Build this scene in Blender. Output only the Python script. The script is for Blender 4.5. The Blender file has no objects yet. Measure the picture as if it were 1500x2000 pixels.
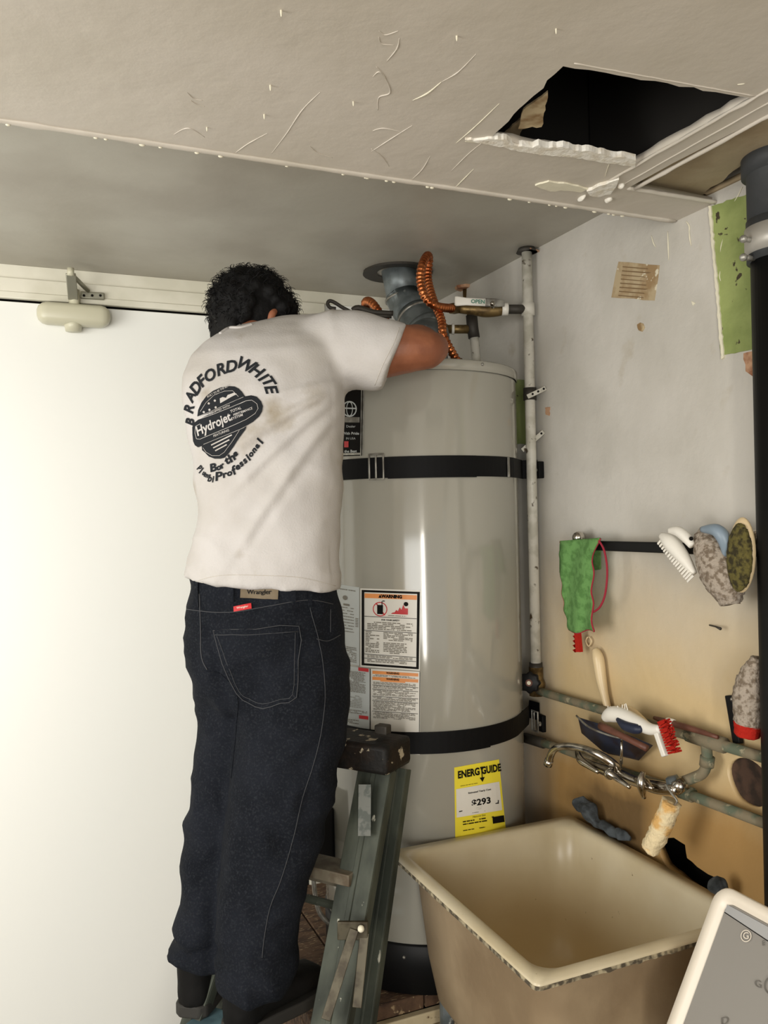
import bpy, bmesh, math, random
from mathutils import Vector, Matrix, noise
from mathutils.bvhtree import BVHTree
random.seed(4)
S = bpy.context.scene
COL = S.collection
# ------------------------------------------------------------------ camera
F, YAW, PIT, ROL = 1631.1, .40452, .000776, -.022034
fw = Vector((math.sin(YAW)*math.cos(PIT), math.cos(YAW)*math.cos(PIT), math.sin(PIT)))
r0 = Vector((math.cos(YAW), -math.sin(YAW), 0)); u0 = r0.cross(fw)
cr, sr = math.cos(ROL), math.sin(ROL)
RT = r0*cr + u0*sr; UP = -r0*sr + u0*cr
CAM = Vector((0, 0, 1.6))
cd = bpy.data.cameras.new('camera'); cam = bpy.data.objects.new('camera', cd); COL.objects.link(cam)
cam.matrix_world = Matrix(((RT.x, UP.x, -fw.x, CAM.x), (RT.y, UP.y, -fw.y, CAM.y), (RT.z, UP.z, -fw.z, CAM.z), (0, 0, 0, 1)))
cd.sensor_fit = 'VERTICAL'; cd.sensor_height = 24; cd.lens = 24*F/2000; cd.clip_start = .01
S.camera = cam
# ------------------------------------------------------------------ light
S.view_settings.view_transform = 'Standard'; S.view_settings.look = 'None'
S.view_settings.gamma = 1; S.view_settings.use_curve_mapping = False
S.view_settings.exposure = 0.0
W = bpy.data.worlds.new('world'); S.world = W; W.use_nodes = True
bgn = W.node_tree.nodes['Background']; bgn.inputs[0].default_value = (.86, .93, 1, 1); bgn.inputs[1].default_value = .55
def area(name, loc, target, sx, sy, power, col):
    l = bpy.data.lights.new(name, 'AREA'); l.shape = 'RECTANGLE'; l.size = sx; l.size_y = sy; l.energy = power; l.color = col
    o = bpy.data.objects.new(name, l); COL.objects.link(o); o.location = loc
    o.rotation_euler = (Vector(target)-Vector(loc)).to_track_quat('-Z', 'Y').to_euler()
    return o
area('garage_opening_light', (-1.9, -2.3, 1.2), (0.3, 2.4, 1.3), 1.8, 1.8, 56, (1, .985, .94))
area('side_fill_light', (-1.5, 1.0, 1.45), (0.1, 2.45, 1.5), 1.2, 1.2, 38, (1, .99, .95))  # added fill from the left to brighten the door; wall_left has no opening
area('doorway_light', (-.7125, -2.3, 1.12), (.85, 1.73, 1.20), .26, 2.0, 42, (1, .95, .86))

# ------------------------------------------------------------------ helpers
def ray(x, y): return fw + RT*((x-750)/F) - UP*((y-1000)/F)
def P(x, y, D): return CAM + ray(x, y)*D                    # D = distance along the view axis
def WX(x, y, off=0., X=1.25):
    d = ray(x, y); return CAM + d*((X-off)/d.x)
def BY(x, y, off=0., Y=2.45):
    d = ray(x, y); return CAM + d*((Y-off)/d.y)
def PZ(x, y, z): d = ray(x, y); return CAM + d*((z-CAM.z)/d.z)

def link(name, bm, mat, parent=None, smooth=False, bevel=0):
    me = bpy.data.meshes.new(name); bm.to_mesh(me); bm.free()
    o = bpy.data.objects.new(name, me); COL.objects.link(o)
    for m in (mat if isinstance(mat, (list, tuple)) else [mat]): me.materials.append(m)
    if parent:
        o.parent = parent
        o.matrix_parent_inverse = world_mat(parent).inverted()
    if smooth:
        for p in me.polygons: p.use_smooth = True
    if bevel:
        b = o.modifiers.new('bevel', 'BEVEL'); b.width = bevel; b.segments = 2; b.limit_method = 'ANGLE'
        for p in me.polygons: p.use_smooth = True
        me.set_sharp_from_angle(angle=math.radians(40))
    return o
def world_mat(o):
    m = Matrix.LocRotScale(o.location, o.rotation_euler, o.scale)
    if o.parent: return world_mat(o.parent) @ o.matrix_parent_inverse @ m
    return m
def thing(name, label, cat, loc, group=None):
    o = bpy.data.objects.new(name, None); COL.objects.link(o); o.location = loc; o.empty_display_size = .05
    return tag(o, label, cat, group)
def tag(o, label, cat=None, group=None, kind=None):
    if label: o['label'] = label
    if cat: o['category'] = cat
    if group: o['group'] = group
    if kind: o['kind'] = kind
    return o
def struct(o, label=None, cat=None): o['kind'] = 'structure'; return tag(o, label, cat)

def box(bm, lo, hi, M=None):
    v = [bm.verts.new(((hi if i & 1 else lo)[0], (hi if i & 2 else lo)[1], (hi if i & 4 else lo)[2])) for i in range(8)]
    if M:
        for a in v: a.co = M @ a.co
    for f in ((0,2,3,1),(4,5,7,6),(0,1,5,4),(2,6,7,3),(0,4,6,2),(1,3,7,5)): bm.faces.new([v[i] for i in f])
    return bm
def frame(o, x, y):                                          # matrix with axes x, y (vectors) at o
    x = x.normalized(); z = x.cross(y).normalized(); y = z.cross(x)
    return Matrix(((x.x, y.x, z.x, o.x), (x.y, y.y, z.y, o.y), (x.z, y.z, z.z, o.z), (0, 0, 0, 1)))
def loft(bm, rings, n=24, ex=2., cap=True):
    """rings: (centre, u vec, v vec)"""
    R = []
    for c, u, v in rings:
        l = []
        for i in range(n):
            a = 2*math.pi*i/n; ca, sa = math.cos(a), math.sin(a)
            l.append(bm.verts.new(c + u*(math.copysign(abs(ca)**(2/ex), ca)) + v*(math.copysign(abs(sa)**(2/ex), sa))))
        R.append(l)
    for a, b in zip(R, R[1:]):
        for i in range(n): bm.faces.new((a[i], a[(i+1) % n], b[(i+1) % n], b[i]))
    if cap: bm.faces.new(R[0][::-1]); bm.faces.new(R[-1])
    return bm
def spline(pts, k=8):
    pts = [Vector(p) for p in pts]; out = []
    for i in range(len(pts)-1):
        p0 = pts[max(i-1, 0)]; p1 = pts[i]; p2 = pts[i+1]; p3 = pts[min(i+2, len(pts)-1)]
        for j in range(k):
            t = j/k; out.append(.5*((2*p1)+(p2-p0)*t+(2*p0-5*p1+4*p2-p3)*t*t+(3*p1-p0-3*p2+p3)*t**3))
    out.append(pts[-1]); return out
def tube(bm, pts, rad, n=12, smooth=0, rib=None, cap=True):
    pts = [Vector(p) for p in pts]
    if not isinstance(rad, (list, tuple)): rad = [rad]*len(pts)
    if smooth:
        rr = spline([Vector((r, 0, 0)) for r in rad], smooth); pts = spline(pts, smooth); rad = [r.x for r in rr]
    if rib:
        L = [0]
        for a, b in zip(pts, pts[1:]): L.append(L[-1]+(b-a).length)
        m = int(L[-1]/rib*4); q = []; qr = []; j = 0
        for i in range(m+1):
            s = L[-1]*i/m
            while j < len(L)-2 and L[j+1] < s: j += 1
            t = (s-L[j])/max(1e-9, L[j+1]-L[j]); q.append(pts[j].lerp(pts[j+1], t))
            qr.append((rad[j]*(1-t)+rad[j+1]*t)*(1-.26*(i % 4 == 0)-.08*(i % 4 in (1, 3))))
        pts, rad = q, qr
    T = [(pts[min(i+1, len(pts)-1)]-pts[max(i-1, 0)]).normalized() for i in range(len(pts))]
    a = Vector((0, 0, 1)) if abs(T[0].z) < .9 else Vector((1, 0, 0))
    u = T[0].cross(a).normalized(); rings = []
    for p, t, r in zip(pts, T, rad):
        u = (u - t*u.dot(t)).normalized(); rings.append((p, u*r, t.cross(u)*r))
    return loft(bm, rings, n, 2, cap)
def ball(bm, c, r, n=16, sc=(1, 1, 1), M=None):
    m = Matrix.Translation(c) @ (M or Matrix()) @ Matrix.Diagonal((r*sc[0], r*sc[1], r*sc[2], 1))
    bmesh.ops.create_uvsphere(bm, u_segments=n, v_segments=max(6, n*2//3), radius=1, matrix=m); return bm
def cyl(bm, a, b, r, n=20, r2=None):
    return tube(bm, [a, b], [r, r2 if r2 is not None else r], n)
def chain(bm, pts, n=16):
    """tapered limb with ball joints, for remeshing"""
    tube(bm, [p for p, r in pts], [r for p, r in pts], n, smooth=5)
    for p, r in pts: ball(bm, Vector(p), r, 14)
def NB(): return bmesh.new()
def bake(o, keep_smooth=True):
    dg = bpy.context.evaluated_depsgraph_get(); dg.update()
    me = bpy.data.meshes.new_from_object(o.evaluated_get(dg)); o.modifiers.clear(); old = o.data; o.data = me
    me.name = o.name
    for p in me.polygons: p.use_smooth = True
    return BVHTree.FromPolygons([v.co.copy() for v in me.vertices], [tuple(p.vertices) for p in me.polygons])
def fuse(o, vox, smooth=4, disp=None):
    m = o.modifiers.new('r', 'REMESH'); m.mode = 'VOXEL'; m.voxel_size = vox; m.use_smooth_shade = True
    if smooth:
        s = o.modifiers.new('s', 'SMOOTH'); s.iterations = smooth; s.factor = .6
    b = bake(o)
    if disp:
        me = o.data; nn = [v.normal.copy() for v in me.vertices]
        for v, n_ in zip(me.vertices, nn): v.co = v.co + n_*disp(v.co)
        b = BVHTree.FromPolygons([v.co.copy() for v in me.vertices], [tuple(p.vertices) for p in me.polygons])
    return b
def slab(outer, holes, thick, tomap, name, mat, parent=None):
    """flat plate with real holes; 2D points, tomap(u,v,w) -> world"""
    cu = bpy.data.curves.new('t', 'CURVE'); cu.dimensions = '2D'; cu.fill_mode = 'BOTH'; cu.extrude = thick/2
    for pl in [outer]+holes:
        s = cu.splines.new('POLY'); s.points.add(len(pl)-1); s.use_cyclic_u = True
        for p, q in zip(s.points, pl): p.co = (q[0], q[1], 0, 1)
    t = bpy.data.objects.new('t', cu); COL.objects.link(t)
    dg = bpy.context.evaluated_depsgraph_get(); dg.update()
    me = bpy.data.meshes.new_from_object(t.evaluated_get(dg)); bpy.data.objects.remove(t)
    for v in me.vertices: v.co = tomap(v.co.x, v.co.y, v.co.z)
    bm = NB(); bm.from_mesh(me); bmesh.ops.remove_doubles(bm, verts=bm.verts, dist=1e-6)
    bmesh.ops.recalc_face_normals(bm, faces=bm.faces)
    return link(name, bm, mat, parent)
def textmesh(body, size=1, shear=0, bold=0, align='CENTER', spacing=1):
    cu = bpy.data.curves.new('t', 'FONT'); cu.body = body; cu.size = size; cu.shear = shear; cu.offset = bold
    cu.align_x = align; cu.align_y = 'CENTER'; cu.space_character = spacing; cu.resolution_u = 3; cu.fill_mode = 'FRONT'
    t = bpy.data.objects.new('t', cu); COL.objects.link(t)
    dg = bpy.context.evaluated_depsgraph_get(); dg.update()
    me = bpy.data.meshes.new_from_object(t.evaluated_get(dg)); bpy.data.objects.remove(t)
    return me
def add_text(bm, fn, body, size, **k):
    me = textmesh(body, size, **k)
    vs = [bm.verts.new(fn(v.co.x, v.co.y)) for v in me.vertices]
    for p in me.polygons:
        try: bm.faces.new([vs[i] for i in p.vertices])
        except ValueError: pass
def text_w(body, size, **k):
    me = textmesh(body, size, **k); xs = [v.co.x for v in me.vertices]; return (min(xs), max(xs)) if xs else (0, size*.3)
def jag(pts, amp, step, seed=0):
    """rough 2D outline"""
    rnd = random.Random(seed); out = []
    for i, a in enumerate(pts):
        b = pts[(i+1) % len(pts)]; L = math.hypot(b[0]-a[0], b[1]-a[1]); n = max(1, int(L/step))
        for j in range(n):
            t = j/n; w = 0 if j == 0 else amp
            out.append((a[0]+(b[0]-a[0])*t+rnd.uniform(-w, w), a[1]+(b[1]-a[1])*t+rnd.uniform(-w, w)))
    return out

# ------------------------------------------------------------------ materials
def mat(name, c, rough=.6, metal=0., c2=None, ns=6., lo=.45, hi=.6, bump=0., bs=60., c3=None, ns3=30., lo3=.6, hi3=.66,
        spec=.5, stretch=(1, 1, 1), coat=0., sheen=0., extra=None, detail=6.):
    m = bpy.data.materials.new(name); m.use_nodes = True; N = m.node_tree.nodes; L = m.node_tree.links
    b = N['Principled BSDF']; b.inputs['Roughness'].default_value = rough; b.inputs['Metallic'].default_value = metal
    b.inputs['Specular IOR Level'].default_value = spec; b.inputs['Coat Weight'].default_value = coat
    b.inputs['Sheen Weight'].default_value = sheen
    tc = N.new('ShaderNodeTexCoord'); mp = N.new('ShaderNodeMapping'); mp.inputs['Scale'].default_value = stretch
    L.new(tc.outputs['Object'], mp.inputs[0])
    def nz(s, d=detail):
        n = N.new('ShaderNodeTexNoise'); n.inputs['Scale'].default_value = s; n.inputs['Detail'].default_value = d
        L.new(mp.outputs[0], n.inputs['Vector']); return n.outputs['Fac']
    def rampf(src, a, z):
        r = N.new('ShaderNodeMapRange'); r.inputs['From Min'].default_value = a; r.inputs['From Max'].default_value = z
        L.new(src, r.inputs['Value']); return r.outputs[0]
    def mix(f, A, B):
        x = N.new('ShaderNodeMix'); x.data_type = 'RGBA'; L.new(f, x.inputs[0])
        for s, v in ((6, A), (7, B)):
            if isinstance(v, (tuple, list)): x.inputs[s].default_value = (*v[:3], 1)
            else: L.new(v, x.inputs[s])
        return x.outputs[2]
    col = tuple(c)
    src = col
    if c2: src = mix(rampf(nz(ns), lo, hi), src, c2)
    if c3: src = mix(rampf(nz(ns3), lo3, hi3), src, c3)
    if extra: src = extra(N, L, tc, nz, rampf, mix, src, b)
    if isinstance(src, tuple): b.inputs['Base Color'].default_value = (*src[:3], 1)
    else: L.new(src, b.inputs['Base Color'])
    if bump:
        bp = N.new('ShaderNodeBump'); bp.inputs['Strength'].default_value = 1; bp.inputs['Distance'].default_value = bump
        L.new(nz(bs), bp.inputs['Height']); L.new(bp.outputs[0], b.inputs['Normal'])
    return m
def sRGB(r, g, b):
    f = lambda x: (x/255/12.92) if x < 10.3 else ((x/255+.055)/1.055)**2.4
    return (f(r), f(g), f(b))
H = sRGB
M = {}
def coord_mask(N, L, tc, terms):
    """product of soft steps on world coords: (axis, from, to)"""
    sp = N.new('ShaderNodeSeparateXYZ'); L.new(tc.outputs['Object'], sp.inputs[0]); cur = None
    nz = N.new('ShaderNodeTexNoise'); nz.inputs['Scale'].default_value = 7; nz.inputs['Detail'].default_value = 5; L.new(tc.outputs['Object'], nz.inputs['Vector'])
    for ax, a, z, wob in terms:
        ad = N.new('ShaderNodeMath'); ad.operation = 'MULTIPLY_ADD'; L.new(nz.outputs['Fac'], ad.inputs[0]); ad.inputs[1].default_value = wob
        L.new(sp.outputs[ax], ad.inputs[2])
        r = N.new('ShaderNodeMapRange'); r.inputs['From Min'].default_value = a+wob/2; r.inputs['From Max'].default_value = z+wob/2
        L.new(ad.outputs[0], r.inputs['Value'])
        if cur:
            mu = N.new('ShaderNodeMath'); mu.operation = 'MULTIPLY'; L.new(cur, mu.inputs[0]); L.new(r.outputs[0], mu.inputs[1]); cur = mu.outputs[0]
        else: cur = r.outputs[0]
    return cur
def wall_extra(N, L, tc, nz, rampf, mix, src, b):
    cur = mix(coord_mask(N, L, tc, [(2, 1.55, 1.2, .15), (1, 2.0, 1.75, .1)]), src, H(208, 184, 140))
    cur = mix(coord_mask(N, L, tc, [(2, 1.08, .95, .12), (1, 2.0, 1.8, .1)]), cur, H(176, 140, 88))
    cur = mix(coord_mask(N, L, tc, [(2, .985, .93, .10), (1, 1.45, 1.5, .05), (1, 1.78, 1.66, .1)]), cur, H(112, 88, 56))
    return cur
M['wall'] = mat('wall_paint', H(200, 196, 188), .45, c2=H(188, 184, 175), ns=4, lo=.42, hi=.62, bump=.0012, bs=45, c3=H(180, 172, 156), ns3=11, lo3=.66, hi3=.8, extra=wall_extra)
M['door'] = mat('door_paint', H(238, 238, 232), .35, bump=.0002, bs=12)
M['trimw'] = mat('trim_paint', H(226, 222, 206), .35, c2=H(212, 208, 190), ns=5, bump=.0004, bs=30)
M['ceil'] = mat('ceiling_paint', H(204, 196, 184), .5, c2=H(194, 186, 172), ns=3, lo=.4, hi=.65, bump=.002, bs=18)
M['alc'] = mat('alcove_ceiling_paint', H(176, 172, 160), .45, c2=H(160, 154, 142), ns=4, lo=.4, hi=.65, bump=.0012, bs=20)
M['gyps'] = mat('bare_gypsum', H(238, 234, 224), .9, c2=H(220, 212, 196), ns=60, bump=.002, bs=120)
M['peel'] = mat('peeled_paper', H(190, 172, 138), .8, c2=H(140, 112, 74), ns=20, bump=.001)
M['void'] = mat('cavity_dark', H(22, 19, 15), .95)
M['beige'] = mat('recess_beige', H(170, 154, 126), .7, c2=H(150, 130, 100), ns=5, bump=.002, bs=20)
M['green'] = mat('old_green_paint', H(150, 162, 98), .5, c2=H(128, 142, 80), ns=8, c3=H(60, 50, 32), ns3=45, lo3=.655, hi3=.68, bump=.001)
M['cream'] = mat('cream_edge', H(226, 220, 198), .6, bump=.001)
M['rust'] = mat('rust_patch', H(190, 150, 118), .7, c2=H(140, 90, 60), ns=30)
M['heater'] = mat('heater_enamel', H(160, 157, 146), .11, spec=.85)
M['blk'] = mat('black_plastic', H(14, 14, 15), .5, spec=.25)
M['strap'] = mat('strap_black', H(12, 12, 13), .6, spec=.15, bump=.0003, bs=300)
M['steel'] = mat('zinc_steel', H(170, 168, 160), .4, .6, c2=H(124, 120, 112), ns=30, bump=.0004)
M['chrome'] = mat('chrome', H(196, 190, 180), .2, 1., c2=H(96, 88, 74), ns=40, lo=.5, hi=.7)
M['galv'] = mat('galvanised_flue', H(128, 136, 138), .42, .45, c2=H(98, 106, 108), ns=22, lo=.42, hi=.6, c3=H(190, 194, 190), ns3=30, lo3=.66, hi3=.7)
M['copper'] = mat('copper', H(196, 118, 72), .3, .95, c2=H(150, 78, 42), ns=30)
M['brass'] = mat('old_brass', H(132, 110, 70), .45, .7, c2=H(90, 72, 44), ns=40, bump=.0006)
M['pipew'] = mat('painted_pipe', H(206, 202, 190), .45, c2=H(186, 182, 168), ns=30, c3=H(78, 64, 46), ns3=34, lo3=.64, hi3=.69, bump=.0006)
M['corr'] = mat('corroded_pipe', H(120, 110, 88), .8, 0, c2=H(88, 96, 78), ns=24, c3=H(150, 142, 116), ns3=60, bump=.0012, bs=90)
M['nip'] = mat('dark_nipple', H(62, 58, 52), .6, .4)
M['white'] = mat('white_plastic', H(232, 228, 218), .4)
M['paper'] = mat('label_paper', H(226, 222, 212), .4)
M['paper2'] = mat('label_paper_grey', H(196, 200, 198), .4)
M['ink'] = mat('ink_black', H(22, 20, 18), .6, spec=.1)
M['inkg'] = mat('ink_grey', H(128, 122, 110), .6)
M['orange'] = mat('ink_orange', H(232, 150, 84), .5)
M['red'] = mat('ink_red', H(196, 46, 50), .5)
M['yellow'] = mat('guide_yellow', H(240, 222, 60), .4)
M['closer'] = mat('closer_beige', H(198, 194, 170), .35)
M['closerm'] = mat('closer_metal', H(160, 158, 142), .4, .6)
M['skin'] = mat('skin', H(150, 94, 66), .5, c2=H(130, 78, 54), ns=14, bump=.0005, bs=120, spec=.4)
M['hair'] = mat('hair_black', H(10, 9, 9), .7, spec=.2, bump=.002, bs=90)
M['shirt'] = mat('shirt_cotton', H(194, 190, 187), .9, c2=H(183, 178, 172), ns=7, lo=.4, hi=.65, c3=H(158, 148, 132), ns3=8, lo3=.60, hi3=.76, bump=.0006, bs=260, spec=.1)
M['jean'] = mat('denim', H(25, 28, 35), .92, c2=H(17, 20, 26), ns=9, lo=.38, hi=.62, c3=H(42, 45, 50), ns3=240, lo3=.5, hi3=.8, bump=.0007, bs=500, spec=.15)
M['stitch'] = mat('stitching', H(62, 63, 66), .9)
M['leather'] = mat('leather_patch', H(112, 98, 76), .7, c2=H(96, 82, 62), ns=20)
M['boot'] = mat('boot_leather', H(14, 13, 12), .7, spec=.2, bump=.001, bs=40)
M['sole'] = mat('boot_sole', H(44, 42, 38), .8)
M['print'] = mat('shirt_print', H(42, 44, 47), .95, spec=.05, bump=.0003, bs=300)
M['ladder'] = mat('ladder_green', H(74, 78, 68), .6, spec=.25, c2=H(48, 52, 45), ns=10, c3=H(188, 186, 170), ns3=42, lo3=.70, hi3=.73, bump=.0008, bs=80, stretch=(1, 1, .4))
M['cap'] = mat('ladder_cap', H(20, 18, 16), .6, spec=.25, c2=H(34, 26, 20), ns=20, c3=H(176, 164, 140), ns3=30, lo3=.62, hi3=.65, bump=.002, bs=60)
M['brace'] = mat('ladder_brace', H(84, 78, 62), .5, .4, c2=H(58, 50, 36), ns=30)
M['wood2'] = mat('worn_step', H(112, 104, 88), .6, c2=H(84, 72, 56), ns=20)
M['step'] = mat('ladder_step', H(96, 124, 132), .5, c2=H(76, 100, 108), ns=15)
def sink_extra(N, L, tc, nz, rampf, mix, src, b):
    return mix(coord_mask(N, L, tc, [(2, .80, .56, .08)]), src, H(218, 196, 150))
M['sink'] = mat('sink_porcelain', H(206, 194, 166), .3, c2=H(188, 172, 138), ns=5, lo=.4, hi=.7, c3=H(120, 104, 78), ns3=70, lo3=.72, hi3=.76, extra=sink_extra, bump=.0003, bs=30)
M['sinko'] = mat('sink_outside', H(156, 136, 108), .6, c2=H(132, 112, 86), ns=5, lo=.4, hi=.65, bump=.001, bs=40)
M['sinke'] = mat('sink_chipped_edge', H(74, 66, 52), .8, c2=H(168, 156, 128), ns=60)
M['wash'] = mat('washer_white', H(230, 220, 204), .35)
M['lidg'] = mat('washer_lid_grey', H(140, 136, 130), .4)
M['lidl'] = mat('washer_window_grey', H(162, 162, 162), .15)
M['wood'] = mat('stand_wood', H(90, 66, 46), .8, c2=H(60, 40, 26), ns=18, stretch=(1, 4, 1), c3=H(150, 128, 96), ns3=60, bump=.002)
M['woodw'] = mat('painted_board', H(196, 180, 146), .7, c2=H(176, 158, 122), ns=9, c3=H(84, 56, 34), ns3=30, lo3=.66, hi3=.72, bump=.001)
M['floor'] = mat('concrete_floor', H(96, 90, 80), .8, c2=H(74, 68, 60), ns=3, bump=.003)
M['cloth'] = mat('green_microfibre', H(100, 144, 80), .95, c2=H(80, 122, 62), ns=60, bump=.002, bs=220)
M['crim'] = mat('crimson_trim', H(150, 30, 50), .8)
M['grey'] = mat('grey_brush_pile', H(168, 156, 142), .95, c2=H(118, 104, 88), ns=110, bump=.004, bs=160)
M['olive'] = mat('olive_sponge', H(96, 88, 42), .95, c2=H(48, 42, 18), ns=90, bump=.004, bs=170)
M['blue'] = mat('grey_blue_plastic', H(130, 146, 160), .4)
M['navy'] = mat('navy_rubber', H(28, 36, 58), .5)
M['dblue'] = mat('dark_blue_tray', H(42, 48, 66), .4, c2=H(40, 28, 28), ns=20)
M['brown'] = mat('brown_handle', H(104, 64, 50), .5, c2=H(84, 50, 38), ns=20)
M['rag'] = mat('blue_grey_rag', H(72, 78, 82), .95, c2=H(44, 48, 50), ns=30, bump=.003, bs=90)
M['roller'] = mat('roller_nap', H(226, 208, 168), .95, c2=H(214, 170, 104), ns=22, lo=.5, hi=.6, bump=.004, bs=140)
M['iron'] = mat('black_drain_pipe', H(14, 14, 14), .5, spec=.25)
M['rubber'] = mat('rubber_coupling', H(52, 54, 56), .6, c2=H(100, 104, 104), ns=18, lo=.6, hi=.72, bump=.001)
M['tape'] = mat('brown_note_paper', H(178, 160, 128), .7, c2=H(150, 124, 88), ns=20, c3=H(214, 206, 184), ns3=30, lo3=.62, hi3=.64)
M['clear'] = mat('aged_bristle_handle', H(214, 192, 152), .35)
M['redb'] = mat('red_bristle', H(176, 40, 30), .8, spec=.1, bump=.002, bs=200)

# ================================================================== STRUCTURE
CZ, AZ, EY, XW, YB = 2.191, 2.287, 1.351, 1.25, 2.45
# floor and side wall
bm = NB(); box(bm, (-2.6, -3, -.1), (1.4, 2.6, 0)); struct(link('floor', bm, M['floor']))
bm = NB(); box(bm, (-2.6, -3, 0), (-2.5, 2.6, 2.5)); struct(link('wall_left', bm, M['wall']))
# back wall and door
bm = NB(); box(bm, (-2.5, YB, 0), (-.36, YB+.1, AZ)); box(bm, (.78, YB, 0), (XW+.1, YB+.1, AZ)); box(bm, (-.36, YB, 2.215), (.78, YB+.1, AZ))
struct(link('wall_back', bm, M['door']))
bm = NB(); box(bm, (-.345, YB-.004, .012), (.765, YB+.036, 2.188)); door = struct(link('door_1', bm, M['door'], bevel=.002))
bm = NB(); box(bm, (-.5, YB+.06, 0), (.9, YB+.09, 2.3)); struct(link('door_gap_dark', bm, M['void']))  # near-black sheet behind the door, shade of the gap put in as colour
bm = NB(); box(bm, (-.44, YB-.018, 2.194), (.86, YB-.0, 2.212)); box(bm, (-.44, YB-.014, 2.212), (.86, YB, 2.250)); box(bm, (-.44, YB-.016, 0), (-.352, YB, 2.194)); box(bm, (.772, YB-.016, 0), (.86, YB, 2.194))
struct(link('trim_1', bm, M['trimw'], bevel=.002))
bm = NB(); box(bm, (-2.5, YB-.006, 2.250), (XW, YB, AZ)); struct(link('trim_2', bm, M['trimw'], bevel=.001))
# right wall with real holes   u = y, v = z
def W2(x, y): p = WX(x, y); return (p.y, p.z)
hole_round = jag([W2(1412+0*a, 1530) for a in [0]]+[], 0, 1)
cen = WX(1462, 1528)
hole_round = [(cen.y+.052*math.cos(a)*(1+.06*math.sin(3*a)), cen.z+.045*math.sin(a)) for a in [2*math.pi*i/28 for i in range(28)]]
hole_gap = jag([W2(*q) for q in ((1284, 1655), (1296, 1638), (1316, 1636), (1338, 1650), (1342, 1676), (1372, 1700), (1404, 1718), (1440, 1750), (1440, 1790), (1390, 1760), (1330, 1715), (1300, 1690))], .0015, .012, 3)
wr = slab([(-3, 0), (YB, 0), (YB, AZ+.3), (-3, AZ+.3)], [hole_round, hole_gap], .02, lambda u, v, w: Vector((XW+.01+w, u, v)), 'wall_right', M['wall'])
struct(wr)
bm = NB(); box(bm, (XW+.10, -3, 0), (XW+.12, YB, 2.6)); struct(link('wall_cavity', bm, M['void']))
bm = NB(); cyl(bm, Vector((XW+.012, cen.y, cen.z)), Vector((XW+.09, cen.y, cen.z)), .056, 28); link('buried_pipe', bm, mat('buried_brown', H(74, 54, 42), .9, c2=H(44, 32, 24), ns=30, bump=.003), wr, smooth=False)
# ceilings
hc = jag([(.671, .926), (.983, .900), (.977, 1.150), (.691, 1.150)], .003, .02, 8)
ce = slab([(-2.6, -3), (1.055, -3), (1.045, .96), (1.036, 1.12), (1.036, 1.236), (XW, 1.248), (XW, EY), (-2.6, EY)], [hc], .014,
          lambda u, v, w: Vector((u, v, CZ+.007+w)), 'ceiling', M['ceil'])
struct(ce)
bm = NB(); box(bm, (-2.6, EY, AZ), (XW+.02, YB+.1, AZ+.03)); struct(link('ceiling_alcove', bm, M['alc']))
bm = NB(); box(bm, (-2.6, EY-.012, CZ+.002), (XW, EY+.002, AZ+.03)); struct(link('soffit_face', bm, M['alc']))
# cavity box above the hole and attic lid over everything
bm = NB(); box(bm, (-2.6, -3, 2.62), (1.5, YB+.1, 2.66)); struct(link('attic_deck', bm, M['void']))
bm = NB(); box(bm, (-2.6, EY-.04, CZ+.02), (1.036, EY-.014, 2.62)); box(bm, (.50, .2, CZ+.015), (.54, EY-.04, 2.62)); box(bm, (1.0, .2, CZ+.02), (1.03, 1.3, 2.62)); box(bm, (.5, .2, CZ+.02), (1.03, .24, 2.62))
struct(link('ceiling_joists', bm, M['void']))
# recess beside the ceiling (beige far face + dark upper part)
hr_ = [PZ(x, y, 2.212) for x, y in ((1368, 386), (1388, 366), (1412, 354), (1432, 334), (1462, 312), (1500, 296), (1560, 260), (1560, 300), (1500, 336), (1440, 366))]
hr_ = [(min(p.x, XW-.004), p.y) for p in hr_]
rec = slab([(1.03, .3), (XW+.004, .3), (XW+.004, 1.27), (1.03, 1.27)], [jag(hr_, .002, .015, 4)], .012, lambda u, v, w: Vector((u, v, 2.218+w)), 'ceiling_recess', M['beige']); struct(rec)
bm = NB(); box(bm, (1.0, .3, 2.5), (1.4, 1.3, 2.55)); box(bm, (1.03, 1.29, 2.23), (1.4, 1.31, 2.6)); struct(link('recess_top', bm, M['void']))
bm = NB(); rings = []
for i in range(30):
    t = i/29; x = 1.036+(XW-1.036)*t
    rings.append((Vector((x, 1.240+.002*noise.noise(Vector((x*50, 0, 0))), CZ+.001)), Vector((0, .005, 0)), Vector((0, 0, .004))))
loft(bm, rings, 8); link('torn_gypsum_edge', bm, M['ceil'], ce, smooth=True)
# trim strip along the right edge of the ceiling (crumbling corner bead)
for X_, w0, hh, sd in ((.986, .0025, .003, 1), (1.049, .0035, .004, 2), (1.015, .0012, .0015, 3)):
    bm = NB(); rings = []
    for i in range(40):
        t = i/39; y = .2+(1.235-.2)*t; w = w0*(1+.7*noise.noise(Vector((y*25, sd, 0))))
        rings.append((Vector((X_-.012*max(0, (t-.4))*(sd == 1)+.003*noise.noise(Vector((y*14, sd, 0))), y, CZ-.0005)), Vector((w, 0, 0)), Vector((0, 0, hh*(1+.8*noise.noise(Vector((y*40, sd, 3))))))))
    loft(bm, rings, 10); link('torn_gypsum_edge', bm, M['ceil'], ce, smooth=True)
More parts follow.
